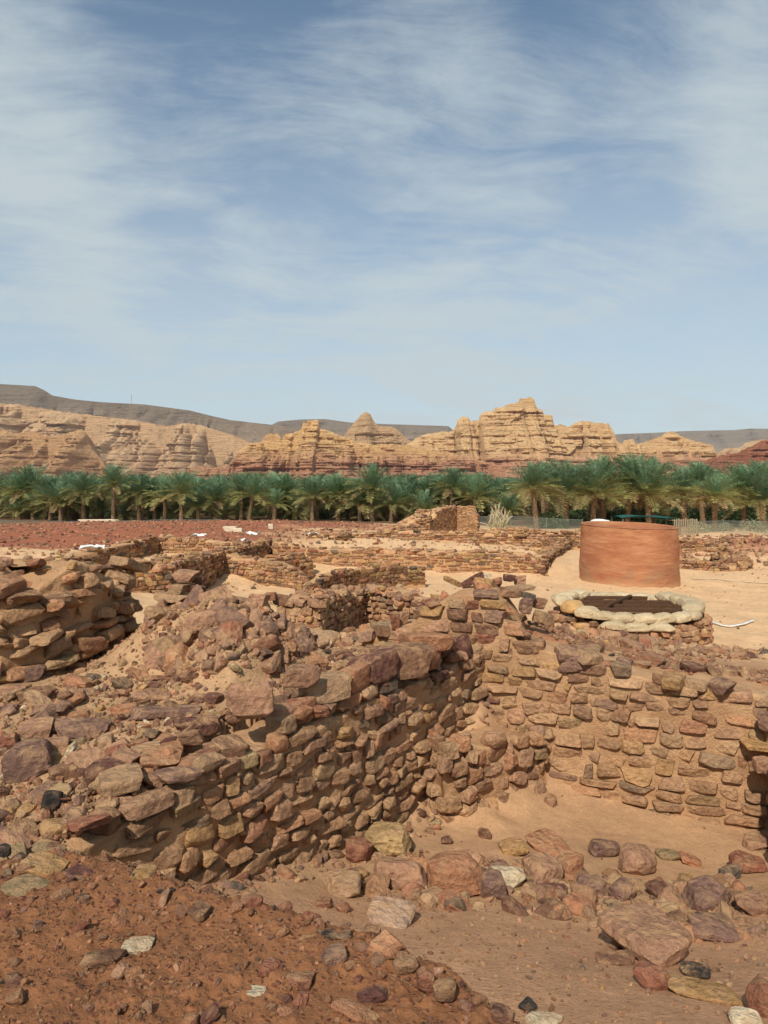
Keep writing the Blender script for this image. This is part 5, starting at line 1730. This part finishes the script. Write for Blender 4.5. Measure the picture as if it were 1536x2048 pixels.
for a in [(772, 1716, 104, 80, 'yellow', 'large yellow boulder at the foot of the long wall'), (718, 1728, 62, 60, 'red', 'reddish boulder leaning beside the large yellow boulder'), (800, 1780, 125, 78, 'pink', 'long flat pink slab in front of the yellow boulder', .6),
          (912, 1796, 118, 104, 'orange', 'big orange-pink pointed boulder in the middle of the floor rubble'), (988, 1802, 54, 64, 'purple', 'dark purple boulder tucked between the orange boulder and the white stone'), (1020, 1778, 66, 52, 'cream', 'cream white boulder in the middle of the floor rubble'),
          (1090, 1772, 80, 72, 'pink', 'squarish pink boulder right of the cream white one'), (1142, 1760, 58, 62, 'orange', 'narrow orange boulder leaning on the squarish pink one'), (1030, 1712, 62, 36, 'ochre', 'flat ochre block behind the cream white boulder'),
          (1108, 1712, 92, 38, 'orange', 'low orange boulder behind the squarish pink one'), (1212, 1716, 66, 42, 'purple', 'flat-topped mauve block at the back edge of the floor rubble'), (1286, 1752, 78, 70, 'pink', 'rounded rose boulder at the back right of the floor rubble'),
          (1342, 1722, 46, 24, 'olive', 'low olive stone beside the rounded rose boulder'), (1386, 1733, 46, 26, 'orange', 'small smooth orange stone alone on the sandy floor'), (1190, 1792, 62, 48, 'purple', 'mauve boulder below the narrow orange one'),
          (1250, 1802, 50, 46, 'purple', 'small mauve boulder left of the largest boulder'), (1112, 1802, 66, 40, 'maroon', 'dark maroon flat stone below the squarish pink boulder'), (1168, 1834, 66, 46, 'orange', 'wedge-shaped orange stone above the bare slope'),
          (1310, 1932, 138, 118, 'pink', 'largest pink boulder, long and tilted, on the right of the floor', 1.25, 5.5, 7), (1312, 1985, 68, 62, 'red', 'rounded dark red stone just below the largest pink boulder', .9, 3.0, 5),
          (1428, 1824, 96, 70, 'purple', 'broad grey-mauve boulder right of the largest pink one'), (1440, 1884, 96, 56, 'purple', 'flat mauve boulder below the broad grey-mauve one'), (1512, 1834, 60, 48, 'pink', 'pink stone at the right edge beside the grey-mauve boulder'),
          (1425, 2006, 150, 40, 'ochre', 'long ochre slab lying at the lower right', .45), (1536, 2036, 62, 90, 'red', 'red boulder cut by the right edge near the bottom'), (1502, 2060, 66, 40, 'cream', 'whitish stone at the bottom right corner', .8, 3.0),
          (1246, 1904, 46, 28, 'maroon', 'small maroon flake left of the largest pink boulder', .8, 4, 9, 10), (1236, 1932, 84, 28, 'brown', 'thin brown slab half buried on the bare slope', .5, 4, 9, 10), (1470, 1760, 46, 34, 'grey', 'small grey stone beneath the red block at the right'),
          (1510, 1748, 76, 44, 'red', 'smooth red block jutting in from the right edge'), (1522, 1702, 56, 36, 'pink', 'pale pink stone above the red block at the right edge'), (782, 1852, 95, 46, lin(196, 160, 132), 'pale half-buried slab on the slope below the flat pink one', .9),
          (686, 1796, 76, 54, 'tan', 'tan block half buried at the foot of the long wall'), (648, 1818, 34, 26, 'red', 'small red stone on the pale earth patch', .9, 4, 9, 10), (684, 1826, 32, 22, 'red', 'second small red stone on the pale earth patch', .9, 4, 9, 10),
          (1400, 1960, 60, 40, 'dark', 'dark grey stone at the lower right above the ochre slab'), (1060, 1770, 30, 24, 'olive', 'little olive stone beside the cream white boulder', .9, 4, 9, 10), (1104, 1614, 28, 28, 'brown', 'small brown stone alone near the back wall', .9, 4, 9, 10),
          (972, 1680, 30, 26, 'brown', 'small pointed brown stone on the sand before the masonry stub', .9, 4, 9, 10), (895, 1690, 30, 18, 'maroon', 'small maroon shard on the sand behind the orange boulder', .9, 4, 9, 10), (1370, 1870, 30, 30, 'maroon', 'small maroon stone beside the largest pink boulder', .9, 4, 9, 10),
          (744, 1878, 36, 30, 'maroon', 'maroon stone at the top edge of the red mound'), (772, 1918, 78, 50, 'orange', 'squared orange-brown block perched on the mound edge', .7, 7, 5), (812, 1954, 54, 46, 'brown', 'brown block under the squared orange-brown one'), (852, 1992, 36, 66, 'red', 'upright red slab on the mound edge', .9),
          (890, 2008, 46, 56, 'brown', 'crumbling brown block at the end of the mound edge'), (666, 1934, 56, 46, 'purple', 'flat slate-purple stone on the mound'), (598, 1982, 56, 42, 'red', 'red-brown lump on the mound'), (746, 2006, 66, 30, 'maroon', 'long maroon stone on the mound slope', .5),
          (668, 1886, 70, 26, 'dark', 'dark slate stone at the mound edge', .7), (630, 1890, 60, 18, 'ochre', 'ochre crumbly clod at the mound edge', .7), (712, 2046, 104, 40, 'orange', 'long orange stone at the bottom of the mound', .5), (570, 2046, 40, 30, 'orange', 'small orange block at the bottom edge'), (1010, 2050, 50, 40, 'maroon', 'maroon rock in the shade at the bottom'),
          (1056, 2024, 36, 24, 'dark', 'small blue-grey stone at the bottom edge', .9, 3.5, 5), (1092, 2050, 80, 20, 'cream', 'pale splintered slab at the bottom edge', .4), (268, 1908, 64, 30, 'cream', 'pale flat stone lying alone on the red mound', .75, 6, 6), (512, 2000, 42, 26, 'cream', 'pale triangular stone on the red mound', .8, 5, 9),
          (36, 1800, 84, 44, 'olive', 'large olive-brown stone at the left edge of the mound'), (76, 1752, 92, 34, 'ochre', 'ochre clod along the top of the mound at the left'), (282, 1762, 52, 36, 'ochre', 'ochre block on the crest of the mound below the wall'), (196, 1940, 80, 44, 'brown', 'soil-covered brown stone in the middle of the red mound'),
          (396, 1842, 52, 34, 'brown', 'brown stone near the mound crest'), (4, 1716, 26, 32, 'dark', 'blue-grey cobble at the left edge by the wall foot', .9, 3, 5), (150, 1762, 60, 26, 'maroon', 'maroon slab pressed into the mound crest', .7), (500, 1822, 50, 40, 'red', 'red stone on the mound crest under the wall'), (470, 1828, 30, 26, 'orange', 'small orange stone on the mound crest')]:
    boulder(*a)

# rubble and gravel nobody could count
rg = np.random.default_rng(17)


def gravel(label, poly, n, size, pal, mat=M_RUBBLE, keep=None, dust=.15, flat=.7, lib=LOW, gain=1.0, lift=.15):
    it = [((x, y, z + s * lift), (rg.normal(0, .5), rg.normal(0, .5), rg.uniform(0, 6.28)), (s * rg.uniform(.9, 1.6), s * rg.uniform(.7, 1.1), s * flat * rg.uniform(.6, 1.2)), pick(pal, rg, dust * rg.random(), gain))
          for x, y, z, s in zip(*scatter(poly, n, size, rg))]
    join_rocks('gravel', it, None, mat, lib, label, 'gravel')


MND = [(-2.2, 1.2), (-2.4, 3.2), (-1.45, 3.2), (-1.15, 3.06), (-0.8, 2.9), (-0.31, 2.7), (0.17, 2.45), (0.45, 2.2), (0.75, 1.7), (0.6, 1.2)]
gravel('loose red-brown gravel and clods over the near mound', MND, 12000, (.004, .017), ['soil'] * 30 + MIX_RED + ['brown'] * 5, dust=.0, gain=.95, lift=.0, flat=.8)
gravel('rough clods along the broken edge of the near mound', MND, 900, (.015, .06), ['soil'] * 8 + MIX_RED + ['orange'] * 4 + ['brown'] * 6, keep=lambda x, y: dist_line(x, y, MOUND) < .22, dust=.0, lib=MIDV, lift=.1, flat=.8)
SLP = [(-0.6, 3.5), (-0.1, 4.6), (0.8, 4.9), (2.6, 4.6), (3.0, 3.4), (2.4, 2.0), (0.9, 2.2), (0.2, 2.75), (-0.5, 3.1)]
gravel('small stones littering the slope of the sunken room', SLP, 3400, (.004, .036), MIX_RED + MIX_NEAR * 3, dust=.5, lift=.1)
gravel('stones between the boulders on the room floor', [(-0.35, 4.6), (0.2, 5.35), (2.6, 4.95), (3.0, 4.0), (1.6, 3.9), (0.9, 4.2), (0.3, 4.2)], 700, (.03, .19), MIX_NEAR, dust=.5, lib=MIDV, lift=.04)
gravel('few pebbles on the sandy room floor', ROOM, 300, (.006, .03), MIX_NEAR, keep=lambda x, y: y > 4.6, dust=.3)
gravel('rubble at the foot of the long wall', [tuple(A0 + nl * .08), tuple(A1 + nl * .08), tuple(A1 + nl * .28), tuple(A0 + nl * .3)], 260, (.02, .10), MIX_NEAR, dust=.5, lib=MIDV)
gravel('brown clods and stones on the bank behind the back wall', [(1.3, 7.2), (3.4, 6.45), (5.2, 6.6), (5.4, 8.8), (4.2, 9.2), (2.4, 8.9), (1.2, 8.6)], 2600, (.008, .08), MIX_RED + ['brown'] * 8 + MIX_NEAR, dust=.2, lib=LOW)
gravel('pink rubble between the bank and the sandbagged pit', [(1.6, 8.4), (4.2, 9.2), (6.6, 11.0), (7.2, 13.4), (5.5, 13.9), (3.6, 14.3), (2.2, 12.0)], 900, (.03, .24), MIX_NEAR, dust=.4, lib=MIDV)
gravel('rubble slope below the central ruined walls', [D(590, 9.0), D(640, 11.0), D(735, 13.6), D(880, 12.5), D(940, 9.5), D(800, 8.2), D(660, 8.2)], 1100, (.03, .2), MIX_FAR, dust=.5, lib=MIDV)
gravel('stones strewn behind the tall left wall', [(-6, 6), (-3.4, 6), (-3.2, 8), (-2, 8), (-2.2, 11), (-7, 12)], 700, (.02, .16), MIX_NEAR, dust=.4, lib=MIDV)
gravel('scattered stones over the sandy open ground', [D(400, 18), D(300, 14), D(1000, 10), D(1600, 10), D(1640, 34), D(1100, 34), D(700, 28)], 1000, (.012, .10), MIX_FAR + MIX_RED, mat=M_RUBBLE_FAR, dust=.2)
gravel('stones on the terraces of the far ruins', [D(540, 30), D(1090, 28.5), D(1160, 40), D(760, 44), D(560, 40)], 1300, (.04, .26), MIX_FAR, mat=M_RUBBLE_FAR, dust=.35, lib=LOW)
gravel('stones among the left ruins', [D(150, 17), D(560, 24), D(560, 32), D(200, 34), D(60, 24)], 900, (.04, .22), MIX_FAR, mat=M_RUBBLE_FAR, dust=.3, keep=lambda x, y: (y > 25.5) | (x < -6.9))
gravel('rubble among the low walls at the right', [D(1355, 31), D(1540, 30), D(1640, 42), D(1360, 44)], 800, (.05, .3), MIX_FAR + MIX_RED, mat=M_RUBBLE_FAR, dust=.2)
gravel('red gravel covering the field at the far left', [D(-60, 24), D(180, 25), D(330, 30), D(560, 32), D(800, 46), D(760, 62), D(-80, 64)], 9000, (.03, .20), MIX_RED + ['pink', 'orange', 'brown'] * 3, mat=M_RUBBLE_FAR, dust=.2)
gravel('red stones on the heap at the far right', [(16, 33.5), (26, 33), (28, 41), (17, 41)], 1300, (.04, .25), MIX_RED, mat=M_RUBBLE_FAR, dust=.1)

# ------------------------------------------------------------------ desert haze
def build_haze():
    lo, hi = np.array((-7000., -60., -12.)), np.array((7000., 8200., 760.))
    v = np.array([[(lo, hi)[i][0], (lo, hi)[j][1], (lo, hi)[k][2]] for i in (0, 1) for j in (0, 1) for k in (0, 1)])
    f = np.array([(0, 1, 3, 2), (4, 6, 7, 5), (0, 4, 5, 1), (2, 3, 7, 6), (0, 2, 6, 4), (1, 5, 7, 3)])
    m = bpy.data.materials.new('haze')
    m.use_nodes = True
    m.node_tree.nodes.clear()
    t = NT(m.node_tree)
    o = t.n('ShaderNodeOutputMaterial')
    pv = t.n('ShaderNodeVolumePrincipled')
    pv.inputs['Color'].default_value = (0.93, 0.96, 1.0, 1)
    pv.inputs['Density'].default_value = 0.00004
    pv.inputs['Anisotropy'].default_value = 0.0
    t.l.new(pv.outputs[0], o.inputs['Volume'])
    tag(obj('haze', mesh('haze', v, f, m, False)), kind='stuff')


build_haze()
print('objects', len(bpy.data.objects), 'palms', nb)
